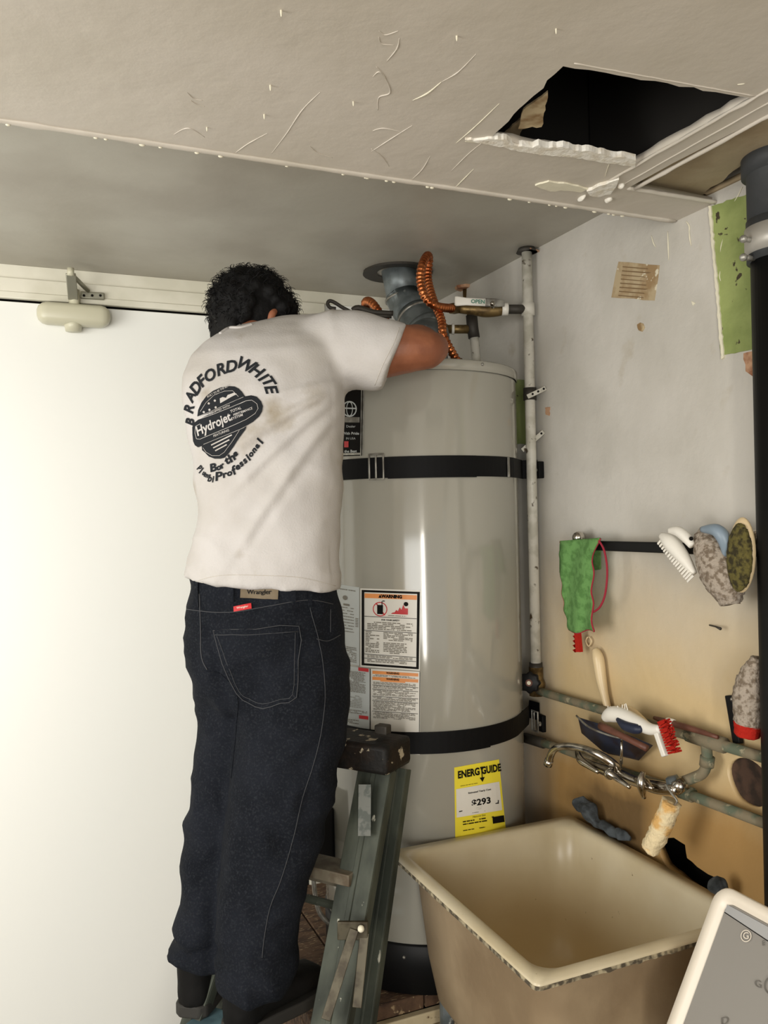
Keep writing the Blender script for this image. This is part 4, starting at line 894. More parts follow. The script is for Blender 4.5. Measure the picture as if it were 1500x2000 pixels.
bm = NB(); disc(bm, lambda s, t: plane_pt(s, t, .0006), 1457, 1828, 10.5, 12, 24, .86); add_text(bm, lambda x, y: plane_pt(1457+x, 1828-y*1.1, .0006), 'G', 17); link('round_mark', bm, M['wash'], ws)
mg = mat('moulded_grey', H(100, 96, 90), .5)
for fn_, t_, z_ in ((lambda x, y: plane_pt(1491+x, 1842-y-.3*x, .0006), 'E', 14), (lambda x, y: plane_pt(1480+x, 1922-y+.3*x, .0006), 'G', 20), (lambda x, y: plane_pt(1415+x, 1994-y-.3*x, .0006), 'D', 22)):
    bm = NB(); add_text(bm, fn_, t_, z_); link('moulded_mark', bm, mg, ws)
bm = NB(); disc(bm, lambda s, t: plane_pt(s, t, .0006), 1506, 1925, 14, 18, 24, .85); link('moulded_ring', bm, mg, ws)
# body under lid
zb = Bp.z-.03
bm = NB(); box(bm, (Bp.x-.06, .45, 0), (XW-.03, .97, zb)); link('cabinet', bm, M['wash'], ws, bevel=.02)
bm = NB(); box(bm, (Bp.x-.02, .5, zb-.001), (XW-.08, .95, zb+.006)); link('top_deck', bm, M['lidg'], ws, bevel=.003)

# ================================================================== DRAIN PIPE (black, right)
dr = ray(1479, 1000); Dp = 1.47; RR = .053; pc = P(1479, 1000, Dp); off = RT*RR*1.04; PX, PY = pc.x+off.x, pc.y+off.y
dp = thing('drain_pipe', 'thick black vertical drain pipe at the right edge of the photo', 'pipe', (PX, PY, 0))
bm = NB(); cyl(bm, Vector((PX, PY, 0)), Vector((PX, PY, 2.03)), RR, 40); link('pipe', bm, M['iron'], dp, smooth=True)
zc0 = 1.6+(1000-515)/F*Dp; zc1 = 1.6+(1000-455)/F*Dp
bm = NB(); cyl(bm, Vector((PX, PY, zc0-.008)), Vector((PX, PY, zc1+.01)), RR+.006, 40); link('rubber_sleeve', bm, M['rubber'], dp, smooth=True)
bm = NB(); cyl(bm, Vector((PX, PY, zc0+.004)), Vector((PX, PY, zc1-.004)), RR+.009, 40); cb = link('steel_clamp', bm, mat('clamp_band', H(176, 172, 164), .4, .3), dp, smooth=True)
for z in (zc0+.010, zc1-.012):
    bm = NB(); q = P(1462, 1000-(z-1.6)*F/Dp, Dp-.01); cyl(bm, q-Vector((.012, 0, 0)), q+Vector((.012, 0, 0)), .005, 8); ball(bm, q-Vector((.012, 0, 0)), .007, 8); link('clamp_screw', bm, M['steel'], cb, smooth=True)
bm = NB(); cyl(bm, Vector((PX, PY, zc1)), Vector((PX, PY, 2.5)), RR+.004, 40); tube(bm, [Vector((PX, PY, zc1+.09)), Vector((PX, PY, zc1+.14))], RR+.012, 40); link('upper_cast_pipe', bm, M['rubber'], dp, smooth=True)
bm = NB(); n = 14; zz = 1.6-(1655-1000)/F*Dp; Aq = []
for i in range(n+1):
    a = math.atan2(-1, -.9)+(-.8+1.6*i/n); Aq.append(a)
for i in range(n): bm.faces.new([bm.verts.new(Vector((PX+(RR+.001)*math.cos(a), PY+(RR+.001)*math.sin(a), z))) for a, z in ((Aq[i], zz-.025), (Aq[i+1], zz-.025), (Aq[i+1], zz+.025), (Aq[i], zz+.025))])
st = link('purple_sticker', bm, mat('purple', H(92, 66, 130), .5), dp)
bm = NB(); disc(bm, lambda s_, t_: Vector((PX+(RR+.002)*math.cos(Aq[2]+s_/RR+.1), PY+(RR+.002)*math.sin(Aq[2]+s_/RR+.1), zz+t_)), 0, 0, .018, .018, 20, .7); link('white_swirl', bm, M['white'], st)

# ================================================================== STAND
sd = thing('heater_stand', 'raised timber stand with peeling off-white front boards under the heater', 'stand', (.95, 2.0, 0))
y0 = 1.775
for i in range(5):
    x0 = .56+i*.138; bm = NB(); box(bm, (x0, y0+random.uniform(-.006, .006), .438), (x0+.134, YB-.01, .470+random.uniform(-.002, .003))); link('plank', bm, M['wood'], sd, bevel=.003)
bm = NB(); box(bm, (.56, y0-.020, .405), (XW-.01, y0, .436)); link('board', bm, M['woodw'], sd, bevel=.003)
for i, (xa, xb) in enumerate(((.56, .72), (.724, .93), (.934, 1.24))):
    bm = NB(); box(bm, (xa, y0-.016, .20), (xb, y0+.002, .400)); link('board', bm, M['woodw'], sd, bevel=.003)
bm = NB(); box(bm, (.56, y0-.016, 0), (1.24, y0+.002, .196)); link('board', bm, M['woodw'], sd, bevel=.003)
bm = NB(); box(bm, (.56, y0+.01, 0), (.60, YB-.02, .436)); link('side_board', bm, M['wood'], sd, bevel=.003)
# ================================================================== LADDER
la = thing('step_ladder', 'paint-spattered grey-green step ladder with black cap beside the man', 'ladder', (.45, 1.5, 0))
n_f = Vector((-.50*RT.x-.86*fw.x, -.50*RT.y-.86*fw.y, 0)).normalized()        # ladder front direction (horizontal)
w_d = Vector((-.86*RT.x+.5*fw.x, -.86*RT.y+.5*fw.y, 0)).normalized()           # towards its left rail
T_ = P(738, 1500, 1.79); B2 = P(648, 2000, 1.62)
dirf = (B2-T_); dirf = dirf*((T_.z)/(T_.z-B2.z)); FT = T_+dirf                    # foot on the floor
def rail(a, b, w, d, m, name, par=la, side=1, label=None):
    """channel-section rail from a to b; w across (w_d), d deep (n_f)"""
    ax = (b-a); Mx_ = frame(a, ax, w_d); L = ax.length; bm = NB(); t = .004
    yx = 1
    box(bm, (0, -w, -d), (L, w, -d+t), Mx_); box(bm, (0, w-t, -d+t), (L, w, d), Mx_); box(bm, (0, -w, -d+t), (L, -w+t, d), Mx_); box(bm, (0, -w*.15, -d-.003), (L, w*.15, -d), Mx_)
    return link(name, bm, m, par, bevel=.0015)
rail(T_, FT, .040, .014, M['ladder'], 'front_rail')
T2 = T_+w_d*.26+Vector((0, 0, 0)); F2 = FT+w_d*.40; rail(T2, F2, .024, .014, M['ladder'], 'front_rail')
Tb = P(782, 1500, 1.84); Bb = P(712, 2000, 1.70); db_ = (Bb-Tb); db_ = db_*(Tb.z/(Tb.z-Bb.z)); Fb = Tb+db_
rail(Tb, Fb, .021, .013, M['ladder'], 'rear_rail'); rail(Tb+w_d*.28, Fb+w_d*.42, .02, .013, M['ladder'], 'rear_rail')
# cap
cc = P(737, 1470, 1.80); 
Mx_ = frame(cc+w_d*.135+Vector((0, 0, .0)), -w_d, n_f)
bm = NB(); box(bm, (-.20, -.055, -.032), (.19, .055, .030), Mx_); 
for v in bm.verts: pass
cp = link('cap', bm, M['cap'], la, bevel=.010)
bm = NB(); q = P(747, 1424, 1.80); box(bm, (-.014, -.012, -.010), (.016, .012, .010), frame(q, -w_d, n_f)); link('hinge', bm, M['nip'], la, bevel=.003)
# steps
for z in (.22, .539, .855):
    k = (T_.z-z)/T_.z; a = T_+(FT-T_)*k; b = T2+(F2-T2)*k
    bm = NB(); Ms = frame(a+Vector((0, 0, 0)), b-a, n_f); L = (b-a).length; box(bm, (.004, -.035 if z > .7 else -.045, -.012), (L-.004, .03 if z > .7 else .075, .012), Ms); box(bm, (.004, -.035, -.05), (L-.004, -.031, -.012), Ms); link('step', bm, M['wood2'] if z > .7 else M['step'], la, bevel=.003)
for z in (.35, .75):
    k = (Tb.z-z)/Tb.z; a = Tb+(Fb-Tb)*k; b = Tb+w_d*.28+(Fb+w_d*.42-Tb-w_d*.28)*k; bm = NB(); cyl(bm, a, b, .009, 10); link('rear_bar', bm, M['ladder'], la)
# braces (front side of rails)
def strip(pts, D, w, m, name):
    for (a, b) in zip(pts, pts[1:]):
        A1, B1 = P(*a, D[0]), P(*b, D[1]); bm = NB(); box(bm, (0, -w, -.002), ((B1-A1).length, w, .002), frame(A1, B1-A1, RT)); o = link(name, bm, m, la, bevel=.001)
strip([(692, 1815), (636, 1992)], (1.625, 1.57), .009, M['brace'], 'brace'); strip([(712, 1822), (697, 1968)], (1.63, 1.60), .009, M['brace'], 'brace')
q = P(693, 1815, 1.63); bm = NB(); box(bm, (-.034, -.020, -.004), (.026, .016, .004), frame(q, RT, UP)); link('brace_plate', bm, M['brace'], la, bevel=.002)
bm = NB(); ball(bm, P(705, 1814, 1.62), .007, 8); link('rivet', bm, M['cream'], la, smooth=True)
q = P(713, 1582, 1.725); bm = NB(); box(bm, (-.014, -.05, -.002), (.012, .05, .002), frame(q, RT, (T_-FT))); tag(link('worn_label', bm, mat('worn_label', H(96, 98, 92), .5, c2=H(66, 72, 66), ns=60, lo=.45, hi=.55), la), 'scuffed grey label')
for a in (FT, F2, Fb, Fb+w_d*.42):
    bm = NB(); box(bm, (-.03, -.02, 0), (.03, .02, .03), Matrix.Translation((a.x, a.y, 0))); link('foot', bm, M['blk'], la, bevel=.004)

# ================================================================== MAN
man = thing('person', 'man in white printed t-shirt and dark jeans on a ladder reaching behind the flue', 'person', P(470, 1985, 1.72))
HRZ = Vector((RT.x, RT.y, 0)).normalized(); DPT = Vector((fw.x, fw.y, 0)).normalized()
def ring_px(xl, xr, y, D, dh, tilt=0):
    c = P((xl+xr)/2, y, D); a = (xr-xl)/2/F*D; v = DPT*dh
    return (c, HRZ*a+Vector((0, 0, tilt)), v)
# --- shirt
bm = NB()
loft(bm, [ring_px(*q) for q in ((363, 668, 1141, 1.775, .120, -.018), (370, 667, 1105, 1.775, .118, -.008), (384, 667, 1050, 1.78, .118), (389, 668, 980, 1.785, .12), (380, 669, 910, 1.79, .125),
          (366, 671, 840, 1.80, .128), (359, 674, 780, 1.805, .125), (362, 680, 735, 1.815, .118), (376, 690, 700, 1.825, .11), (398, 700, 675, 1.84, .098), (430, 702, 652, 1.855, .08), (470, 700, 632, 1.865, .055), (540, 690, 618, 1.87, .03))], 40, 2.35)
# collar/neck root
loft(bm, [(P(505, 665, 1.87), HRZ*.085, DPT*.07), (P(490, 646, 1.89), HRZ*.066, DPT*.06), (P(482, 637, 1.90), HRZ*.058, DPT*.055)], 24)
# sleeve: shoulder to flat cuff
ad = (P(797, 715, 1.79)-P(640, 660, 1.83)); 
def ring_arm(x0, y0, x1, y1, D, dh):                    # ring given by its two outline pixels
    a, b = P(x0, y0, D), P(x1, y1, D); return ((a+b)/2, (a-b)/2, DPT*dh)
loft(bm, [ring_arm(590, 622, 600, 800, 1.84, .085), ring_arm(650, 608, 655, 775, 1.83, .088), ring_arm(700, 610, 690, 762, 1.82, .082), ring_arm(750, 620, 722, 762, 1.81, .076), ring_arm(796, 633, 745, 762, 1.80, .070)], 32, 2.1)
# left upper arm under the shirt (mostly hidden)
loft(bm, [(P(430, 730, 1.84), Vector((0, 0, .075)), HRZ*.06), (P(440, 735, 1.93), Vector((0, 0, .07)), HRZ*.06), (P(462, 745, 2.02), Vector((0, 0, .066)), HRZ*.06)], 24)
sh = link('shirt', bm, M['shirt'], man)
def wr_f(p):
    q = p-CAM; X = q.dot(RT); Z = q.z
    a = noise.noise(Vector((X*5+Z*9, Z*7-X*10, 3)))           # diagonal folds
    b = noise.noise(Vector((X*16, Z*5, 7)))*.5
    low = max(0, min(1, (1.55-p.z)/.25))
    f = .008*a+.004*b*low+.0015*noise.noise(p*28)+.003*(1-abs(noise.noise(Vector((X*7+Z*11, Z*6-X*9, 8)))*4))*max(0, min(1, (1.85-p.z)/.2))
    # tension creases from armpit
    rt = max(0, min(1, (X+.34)/.08))*max(0, min(1, (-.085-X)/.03))
    for z0_, sl, am, wd in ((.254, .62, .006, .008), (.235, .95, .006, .009), (.20, 1.45, .005, .010), (.27, .28, .004, .008)):
        sdist = ((Z-z0_)-sl*(X+.11))/math.sqrt(1+sl*sl); f += rt*am*(math.exp(-(sdist/wd)**2)-.6*math.exp(-((sdist+.018)/wd)**2))
    if X > -.11: f += .004*noise.noise(Vector((X*22+Z*10, Z*6, 2)))
    return f
bs = fuse(sh, .0068, 6, wr_f)
# sewn hem and cuff: thin rings
def cast(bvh, x, y, off):
    d = ray(x, y).normalized(); h = bvh.ray_cast(CAM, d)
    if h[0] is None:
        return None
    n = h[1] if h[1].dot(d) < 0 else -h[1]
    return h[0]+n*off
def decal_fn(bvh, off, fallD=1.72):
    def f(x, y):
        p = cast(bvh, x, y, off)
        k = 0
        while p is None and k < 12: k += 1; x += 3; p = cast(bvh, x, y, off)
        return p if p is not None else P(x, y, fallD)
    return f
FS = decal_fn(bs, .0018)
def seam_px(bvh, pts, w, m, name, par, off=.001, k=8):
    fn = decal_fn(bvh, off); pp = spline([Vector((x, y, 0)) for x, y in pts], k); q = [fn(p.x, p.y) for p in pp]
    bm = NB(); tube(bm, q, w, 6); return link(name, bm, m, par, smooth=True)
seam_px(bs, [(430, 652), (448, 641), (470, 640), (492, 634)], .004, M['shirt'], 'collar_rib', sh, 0)
seam_px(bs, [(372, 1138), (430, 1124), (510, 1124), (585, 1128), (655, 1144)], .0006, mat('hem_thread', H(196, 190, 180), .9), 'hem_stitch', sh, .0004)
seam_px(bs, [(780, 640), (768, 672), (748, 712), (732, 752)], .0006, bpy.data.materials['hem_thread'], 'cuff_stitch', sh, .0004)
# --- shirt print: text on an arc, in photo pixels cast onto the cloth
def subdiv(bm):
    for _ in range(2):
        es = [e for e in bm.edges if e.calc_length() > 7]
        if es: bmesh.ops.subdivide_edges(bm, edges=es, cuts=1); bmesh.ops.triangulate(bm, faces=bm.faces)
def print_obj(name, builder, m, off, par):
    bm = NB(); builder(bm); bmesh.ops.triangulate(bm, faces=bm.faces); subdiv(bm); fn = decal_fn(bs, off)
    for v in bm.verts: v.co = fn(v.co.x, v.co.y)
    bad = [f for f in bm.faces if any(e.calc_length() > .03 for e in f.edges)]
    bmesh.ops.delete(bm, geom=bad, context='FACES'); return link(name, bm, m, par)
def rot2(x, y, a): return x*math.cos(a)-y*math.sin(a), x*math.sin(a)+y*math.cos(a)
# place each letter by hand: (char, x, y, angle (ccw, deg), height)
def letters(bm, lst, bold=.9, shear=.25, xs=1.0):
    for ch, x, y, ang, h in lst:
        a = math.radians(ang); h *= 1.08; me = textmesh(ch, h*1.38, shear=shear, bold=bold)
        xs_ = [v.co.x for v in me.vertices]; ys_ = [v.co.y for v in me.vertices]
        if not xs_: continue
        cx, cy = (min(xs_)+max(xs_))/2, (min(ys_)+max(ys_))/2
        vs = []
        for v in me.vertices:
            u, w = rot2((v.co.x-cx)*xs, v.co.y-cy, a); vs.append(bm.verts.new((x+u, y-w, 0)))
        for p in me.polygons:
            try: bm.faces.new([vs[i] for i in p.vertices])
            except ValueError: pass
pr = print_obj('back_print', lambda b: letters(b, [('B', 372, 824, 82, 15), ('R', 370, 799, 78, 17), ('A', 372, 776, 66, 17), ('D', 383, 758, 56, 20), ('F', 395, 744, 44, 20), ('O', 411, 733, 30, 20), ('R', 431, 722, 20, 21), ('D', 452, 716, 10, 21),
        ('W', 483, 714, -22, 22), ('H', 502, 725, -36, 22), ('I', 515, 738, -46, 21), ('T', 526, 748, -56, 21), ('E', 530, 762, -72, 22)], 1.0), M['print'], .0016, sh)
tag(pr, 'dark arched lettering on the back')
def lower(b):
    letters(b, [('B', 417, 913, 14, 14), ('o', 428, 914, 24, 10), ('r', 435, 910, 34, 10), ('t', 444, 900, 34, 14), ('h', 452, 894, 38, 15), ('e', 460, 887, 42, 11)], .9, .15, 1.15)
    letters(b, [('P', 428, 930, 8, 16), ('r', 440, 928, 14, 12), ('o', 449, 925, 20, 11), ('f', 458, 918, 28, 15), ('e', 465, 913, 33, 11), ('s', 472, 907, 38, 11), ('s', 479, 901, 42, 11), ('i', 485, 894, 46, 13), ('o', 491, 888, 48, 10), ('n', 497, 880, 50, 10), ('a', 503, 872, 52, 10), ('l', 508, 861, 56, 15)], .8, .15, 1.15)
    letters(b, [('p', 391, 914, -40, 10), ('l', 394, 919, -34, 12), ('u', 399, 925, -26, 9), ('m', 404, 929, -22, 9), ('b', 411, 934, -14, 13), ('i', 417, 936, -6, 12)], .7, .1, .8)
print_obj('back_print', lower, M['print'], .0016, sh)
def ell(b, cx, cy, a, bb, ang, n=40, a0=0, a1=360, r_in=None):
    pts = []
    for i in range(n+(0 if a1-a0 == 360 else 1)):
        t = math.radians(a0+(a1-a0)*i/n); u, w = rot2(a*math.cos(t), bb*math.sin(t), math.radians(ang)); pts.append((cx+u, cy-w))
    if r_in is None: b.faces.new([b.verts.new((x, y, 0)) for x, y in pts])
    else:
        o = [b.verts.new((x, y, 0)) for x, y in pts]; q = [b.verts.new((cx+(x-cx)*r_in, cy+(y-cy)*r_in, 0)) for x, y in pts]
        m_ = len(o) if a1-a0 == 360 else len(o)-1
        for i in range(m_): b.faces.new((o[i], o[(i+1) % len(o)], q[(i+1) % len(o)], q[i]))
def poly2(b, pts): b.faces.new([b.verts.new((x, y, 0)) for x, y in pts])
def badge(b):
    # crop coords (zoom 6.25 on 340,660)
    Z_ = lambda L: [(340+x/6.25, 660+y/6.25) for x, y in L]
    poly2(b, Z_([(290, 960), (300, 880), (340, 790), (400, 710), (480, 650), (570, 610), (660, 592), (740, 596), (790, 620), (830, 660), (868, 715), (700, 830), (500, 900)]))
    poly2(b, Z_([(868, 715), (940, 703), (1010, 722), (1060, 770), (1084, 830), (1075, 900), (1040, 960), (960, 1030), (880, 1075), (700, 1170), (500, 1250), (340, 1322), (300, 1335), (262, 1310), (240, 1260), (232, 1180), (230, 1090), (250, 1040), (300, 1000), (500, 900), (700, 820)]))
    poly2(b, Z_([(345, 1320), (500, 1250), (700, 1165), (885, 1080), (872, 1120), (800, 1220), (730, 1330), (660, 1420), (620, 1462), (570, 1476), (500, 1476), (430, 1450), (385, 1400), (350, 1372)]))
o_ = print_obj('badge_print', badge, M['print'], .0016, sh); tag(o_, 'dark rounded badge printed on the back')
def wl(b):
    Z_ = lambda x, y: (340+x/6.25, 660+y/6.25)
    def line(x0, y0, x1, y1, w=5):
        (a, c), (d, e) = Z_(x0, y0), Z_(x1, y1); L = math.hypot(d-a, e-c); nx, ny = -(e-c)/L*w/12.5, (d-a)/L*w/12.5; poly2(b, [(a+nx, c+ny), (d+nx, e+ny), (d-nx, e-ny), (a-nx, c-ny)])
    def pl(pts, w=5):
        for p, q in zip(pts, pts[1:]): line(*p, *q, w)
    pl([(300, 1000), (500, 930), (700, 850), (880, 775), (950, 765), (1010, 800), (1025, 860), (990, 930), (880, 1000), (700, 1080), (500, 1165), (330, 1235), (285, 1230), (268, 1160), (275, 1080), (330, 1050)], 5)
    pl([(310, 960), (500, 880), (700, 790), (850, 725)], 4); pl([(330, 900), (400, 790), (500, 700), (620, 655), (720, 650), (790, 720)], 4)
    pl([(370, 1300), (600, 1205), (860, 1095)], 4); pl([(365, 1340), (400, 1395), (470, 1440), (560, 1440), (620, 1400), (700, 1290), (800, 1130)], 4)
    for x, y in ((505, 768), (432, 802), (515, 850), (440, 880), (372, 908)): ell(b, *Z_(x, y), 2.4, 2.4, 20, 5)
    poly2(b, [Z_(*p) for p in ((565, 740), (600, 725), (640, 735), (660, 700), (740, 672), (772, 690), (700, 725), (640, 760), (570, 800))])
    def tw(s, x, y, size, ang, bold=.3, shear=.2, xs=1):
        me = textmesh(s, size/6.25*1.38, shear=shear, bold=bold, align='CENTER'); X0, Y0 = Z_(x, y); vs = []
        for v in me.vertices: u, w_ = rot2(v.co.x*xs, v.co.y, math.radians(ang)); vs.append(b.verts.new((X0+u, Y0-w_, 0)))
        for p in me.polygons:
            try: b.faces.new([vs[i] for i in p.vertices])
            except ValueError: pass
    tw('Hydrojet', 480, 1060, 112, 25, .55, .25, .80)
    tw('TOTAL', 755, 878, 32, 22, .1); tw('PERFORMANCE', 840, 900, 30, 22, .1, xs=.85); tw('SYSTEM', 770, 970, 32, 22, .1)
    tw('EQUIPPED WITH', 560, 880, 26, 22, .05); tw('FEATURING', 580, 1165, 28, 22, .05); tw('BUILT TO BE THE BEST', 545, 655, 24, 28, .05, xs=.9)
    for i in range(3): line(460+25*i, 1310+35*i, 710-30*i, 1185+60*i, 15)
print_obj('badge_print', wl, M['shirt'], .0026, sh)

# --- jeans
bm = NB()
loft(bm, [ring_px(*q) for q in ((374, 658, 1100, 1.78, .108), (376, 656, 1118, 1.78, .108), (370, 660, 1165, 1.78, .113), (363, 668, 1210, 1.78, .122), (364, 673, 1260, 1.78, .128), (372, 679, 1310, 1.785, .122), (384, 682, 1360, 1.79, .11), (400, 680, 1400, 1.79, .06))], 40, 2.3)
# left leg (farther)
loft(bm, [ring_px(*q) for q in ((368, 520, 1270, 1.82, .10), (379, 530, 1350, 1.825, .10), (389, 525, 1430, 1.825, .095), (377, 500, 1510, 1.82, .09), (360, 480, 1600, 1.815, .085), (357, 462, 1700, 1.80, .08), (359, 452, 1765, 1.79, .074), (352, 450, 1780, 1.79, .078), (336, 448, 1803, 1.785, .088), (352, 447, 1826, 1.785, .074), (333, 448, 1850, 1.785, .088), (346, 450, 1868, 1.785, .082), (366, 450, 1876, 1.785, .07))], 28, 2.1)
# right leg (nearer)
loft(bm, [ring_px(*q) for q in ((465, 680, 1290, 1.77, .115), (470, 683, 1350, 1.765, .115), (466, 680, 1420, 1.755, .112), (455, 664, 1490, 1.74, .105), (445, 650, 1560, 1.73, .10), (436, 628, 1640, 1.72, .095), (428, 604, 1720, 1.71, .09), (424, 586, 1790, 1.70, .086), (422, 578, 1850, 1.695, .084), (419, 584, 1890, 1.69, .092), (424, 566, 1926, 1.69, .086))], 32, 2.1)
jn = link('jeans', bm, M['jean'], man)
def jf(p):
    q = p-CAM; X = q.dot(RT); Z = q.z
    f = .007*noise.noise(Vector((X*6+Z*5, Z*7-X*8, 1)))+.004*(1-abs(noise.noise(Vector((X*9-Z*12, Z*12+X*14, 5)))*4))+.002*noise.noise(p*26)
    low = max(0, min(1, (.72-p.z)/.12)); f += low*.007*math.sin(p.z*95+3*noise.noise(p*9))*(.5+.5*noise.noise(p*7))
    # groove between seat halves and under the seat
    k = max(0, 1-abs(X+.345+.25*(Z+.26))/.02); f -= .008*k*(1 if -.42 < Z < -.22 else 0)
    return f
bj = fuse(jn, .0085, 4, jf)
seam_px(bj, [(365, 1190), (420, 1196), (470, 1194), (530, 1183), (600, 1172), (650, 1180)], .0009, M['stitch'], 'waist_seam', jn)
seam_px(bj, [(602, 1150), (606, 1190), (622, 1250), (632, 1310), (634, 1370), (625, 1440), (610, 1500), (590, 1560), (572, 1640), (548, 1720), (528, 1770), (516, 1830), (512, 1870)], .0007, M['stitch'], 'side_seam', jn)
seam_px(bj, [(390, 1160), (392, 1215), (394, 1280), (405, 1308)], .0011, M['stitch'], 'seat_seam', jn)
seam_px(bj, [(618, 1248), (640, 1252), (664, 1240)], .0009, M['stitch'], 'pocket_seam', jn); seam_px(bj, [(645, 1190), (645, 1235)], .0008, M['stitch'], 'pocket_seam', jn)
seam_px(bj, [(394, 1310), (430, 1316), (462, 1355), (462, 1420), (452, 1520)], .0008, M['jean'], 'inner_seam', jn)
# patch pocket
def poly_decal(bvh, pts, off, m, name, par, step=9, label_=None):
    q = pts; bm = NB(); vs = [bm.verts.new((x, y, 0)) for x, y in q]; bm.faces.new(vs); bmesh.ops.triangulate(bm, faces=bm.faces)
    for _ in range(5):
        es = [e for e in bm.edges if e.calc_length() > step]
        if not es: break
        bmesh.ops.subdivide_edges(bm, edges=es, cuts=1); bmesh.ops.triangulate(bm, faces=bm.faces)
    fn = decal_fn(bvh, off)
    for v in bm.verts: v.co = fn(v.co.x, v.co.y)
    o = link(name, bm, m, par, smooth=True); tag(o, label_); return o
PK = [(418, 1230), (500, 1229), (583, 1222), (582, 1290), (579, 1362), (548, 1374), (515, 1384), (486, 1372), (463, 1354), (436, 1295)]
pk = poly_decal(bj, PK, .0025, M['jean'], 'back_pocket', jn)
seam_px(bj, PK+[PK[0]], .0009, M['stitch'], 'pocket_stitch', pk, .003, 2); seam_px(bj, [(422, 1240), (500, 1239), (582, 1233)], .0007, M['stitch'], 'pocket_stitch', pk, .003, 4)
seam_px(bj, [(426, 1242), (443, 1292), (468, 1350), (488, 1364), (515, 1375), (548, 1366), (572, 1356), (575, 1290), (576, 1235)], .0006, M['stitch'], 'pocket_stitch', pk, .003, 3)
lt = poly_decal(bj, [(470, 1133), (545, 1137), (542, 1171), (469, 1168)], .003, M['leather'], 'leather_patch', jn, 8, 'brown leather waistband patch')
bm = NB(); fn = decal_fn(bj, .0042); add_text(bm, lambda x, y: fn(507+x, 1156-y), 'Wrangler', 13, bold=.2, spacing=.95); link('print', bm, M['boot'], lt)
rt_ = poly_decal(bj, [(456, 1185), (491, 1179), (492, 1190), (457, 1195)], .003, M['red'], 'red_tab', jn, 8, 'small red tab'); bm = NB(); add_text(bm, lambda x, y: fn(474+x, 1187-y+-.12*x), 'Wrangler', 6); link('print', bm, M['white'], rt_)
for x, y in ((451, 1140), (572, 1140), (604, 1150), (385, 1150)): poly_decal(bj, [(x-4, y-16), (x+4, y-16), (x+5, y+36), (x-4, y+36)], .004, M['jean'], 'belt_loop', jn)
# --- shoes
def boot(pts, name, side, lab, soleY, px):
    bm = NB(); chain(bm, pts); o = link(name, bm, M['boot'], man); fuse(o, .007, 3, lambda p: .0015*noise.noise(p*30)); tag(o, lab); return o
toe = (DPT*.85+HRZ*.25).normalized(); toe.z = 0
lf = P(388, 1935, 1.80); stp = .525
bL = Vector((lf.x, lf.y, stp))
b1 = boot([(bL+Vector((0, 0, .13)), .046), (bL+Vector((0, 0, .07)), .045), (bL+Vector((0, 0, .045)), .044)], 'shoe', 0, None, 0, 0) if False else None
def make_boot(base, ydir):
    t_ = ydir.normalized(); s_ = Vector((-t_.y, t_.x, 0)); bm = NB()
    loft(bm, [(base+Vector((0, 0, z)), s_*a, t_*b) for z, a, b in ((.022, .038, .045), (.05, .040, .046), (.09, .040, .045), (.15, .043, .048), (.19, .045, .05))], 24)
    loft(bm, [(base+t_*d+Vector((0, 0, .022+h)), s_*a, Vector((0, 0, h))) for d, a, h in ((-.035, .030, .020), (-.02, .037, .030), (.05, .042, .036), (.12, .046, .030), (.18, .040, .024), (.205, .022, .014))], 20, 2.4)
    o = link('shoe', bm, M['boot'], man); fuse(o, .006, 4, lambda p: .0012*noise.noise(p*35))
    bm = NB(); R_ = []
    out = [(-.042, .022), (-.03, .036), (0, .040), (.05, .041), (.12, .048), (.17, .044), (.205, .026)]
    lp = [base+t_*d+s_*w for d, w in out]+[base+t_*d-s_*w for d, w in out[::-1]]
    V1 = [bm.verts.new(p) for p in lp]; V2 = [bm.verts.new(p+Vector((0, 0, .026))) for p in lp]; bm.faces.new(V1[::-1]); bm.faces.new(V2)
    for i in range(len(lp)): bm.faces.new((V1[i], V1[(i+1) % len(lp)], V2[(i+1) % len(lp)], V2[i]))
    bmesh.ops.recalc_face_normals(bm, faces=bm.faces); link('sole', bm, M['sole'], o, bevel=.004)
    return o
SB = .552
pL = PZ(386, 1968, SB); pR = PZ(478, 2012, SB)
make_boot(Vector((pL.x, pL.y, SB)), DPT*.95+HRZ*.2); make_boot(Vector((pR.x, pR.y, SB)), DPT*.7+HRZ*.7)
# --- body (head, neck, arms, hands, trunk and legs as one surface)
bm = NB()
hcn = P(503, 634, 1.92); HS = .92                                   # head centre
fdir = (HRZ*.70+DPT*.62+Vector((0, 0, -.42))).normalized()  # face looks right, away and down
hup = (Vector((0, 0, 1))-fdir*fdir.z).normalized(); hside = fdir.cross(hup)   # to his right
def HL(a, b, c): return hcn+(fdir*a+hside*b+hup*c)*HS
Mh = frame(Vector((0, 0, 0)), fdir, -hside) 
ball(bm, HL(-.012, 0, .012), HS, 28, (.092, .072, .086), Mh); ball(bm, HL(.035, 0, -.045), 1, 20, (.055, .055, .06), Mh)
chain(bm, [(HL(.0, 0, -.03), .056), (P(485, 655, 1.90), .056), (P(500, 700, 1.85), .07)])
chain(bm, [(HL(.088, 0, .012), .008), (HL(.104, 0, -.012), .011), (HL(.092, 0, -.022), .010)])      # nose
ball(bm, HL(.078, 0, -.052), .018, 12, (.7, 1.2, .55), Mh); ball(bm, HL(.070, 0, -.085), .022, 12)   # lips, chin
for s in (1, -1):
    ball(bm, HL(.074, s*.030, .018), .014, 10); ball(bm, HL(.07, s*.03, .032), .016, 10, (.8, 1.3, .5), Mh)
    chain(bm, [(HL(-.006, s*.072, .022), .010), (HL(-.014, s*.080, .002), .010), (HL(-.004, s*.074, -.022), .008)])  # ears
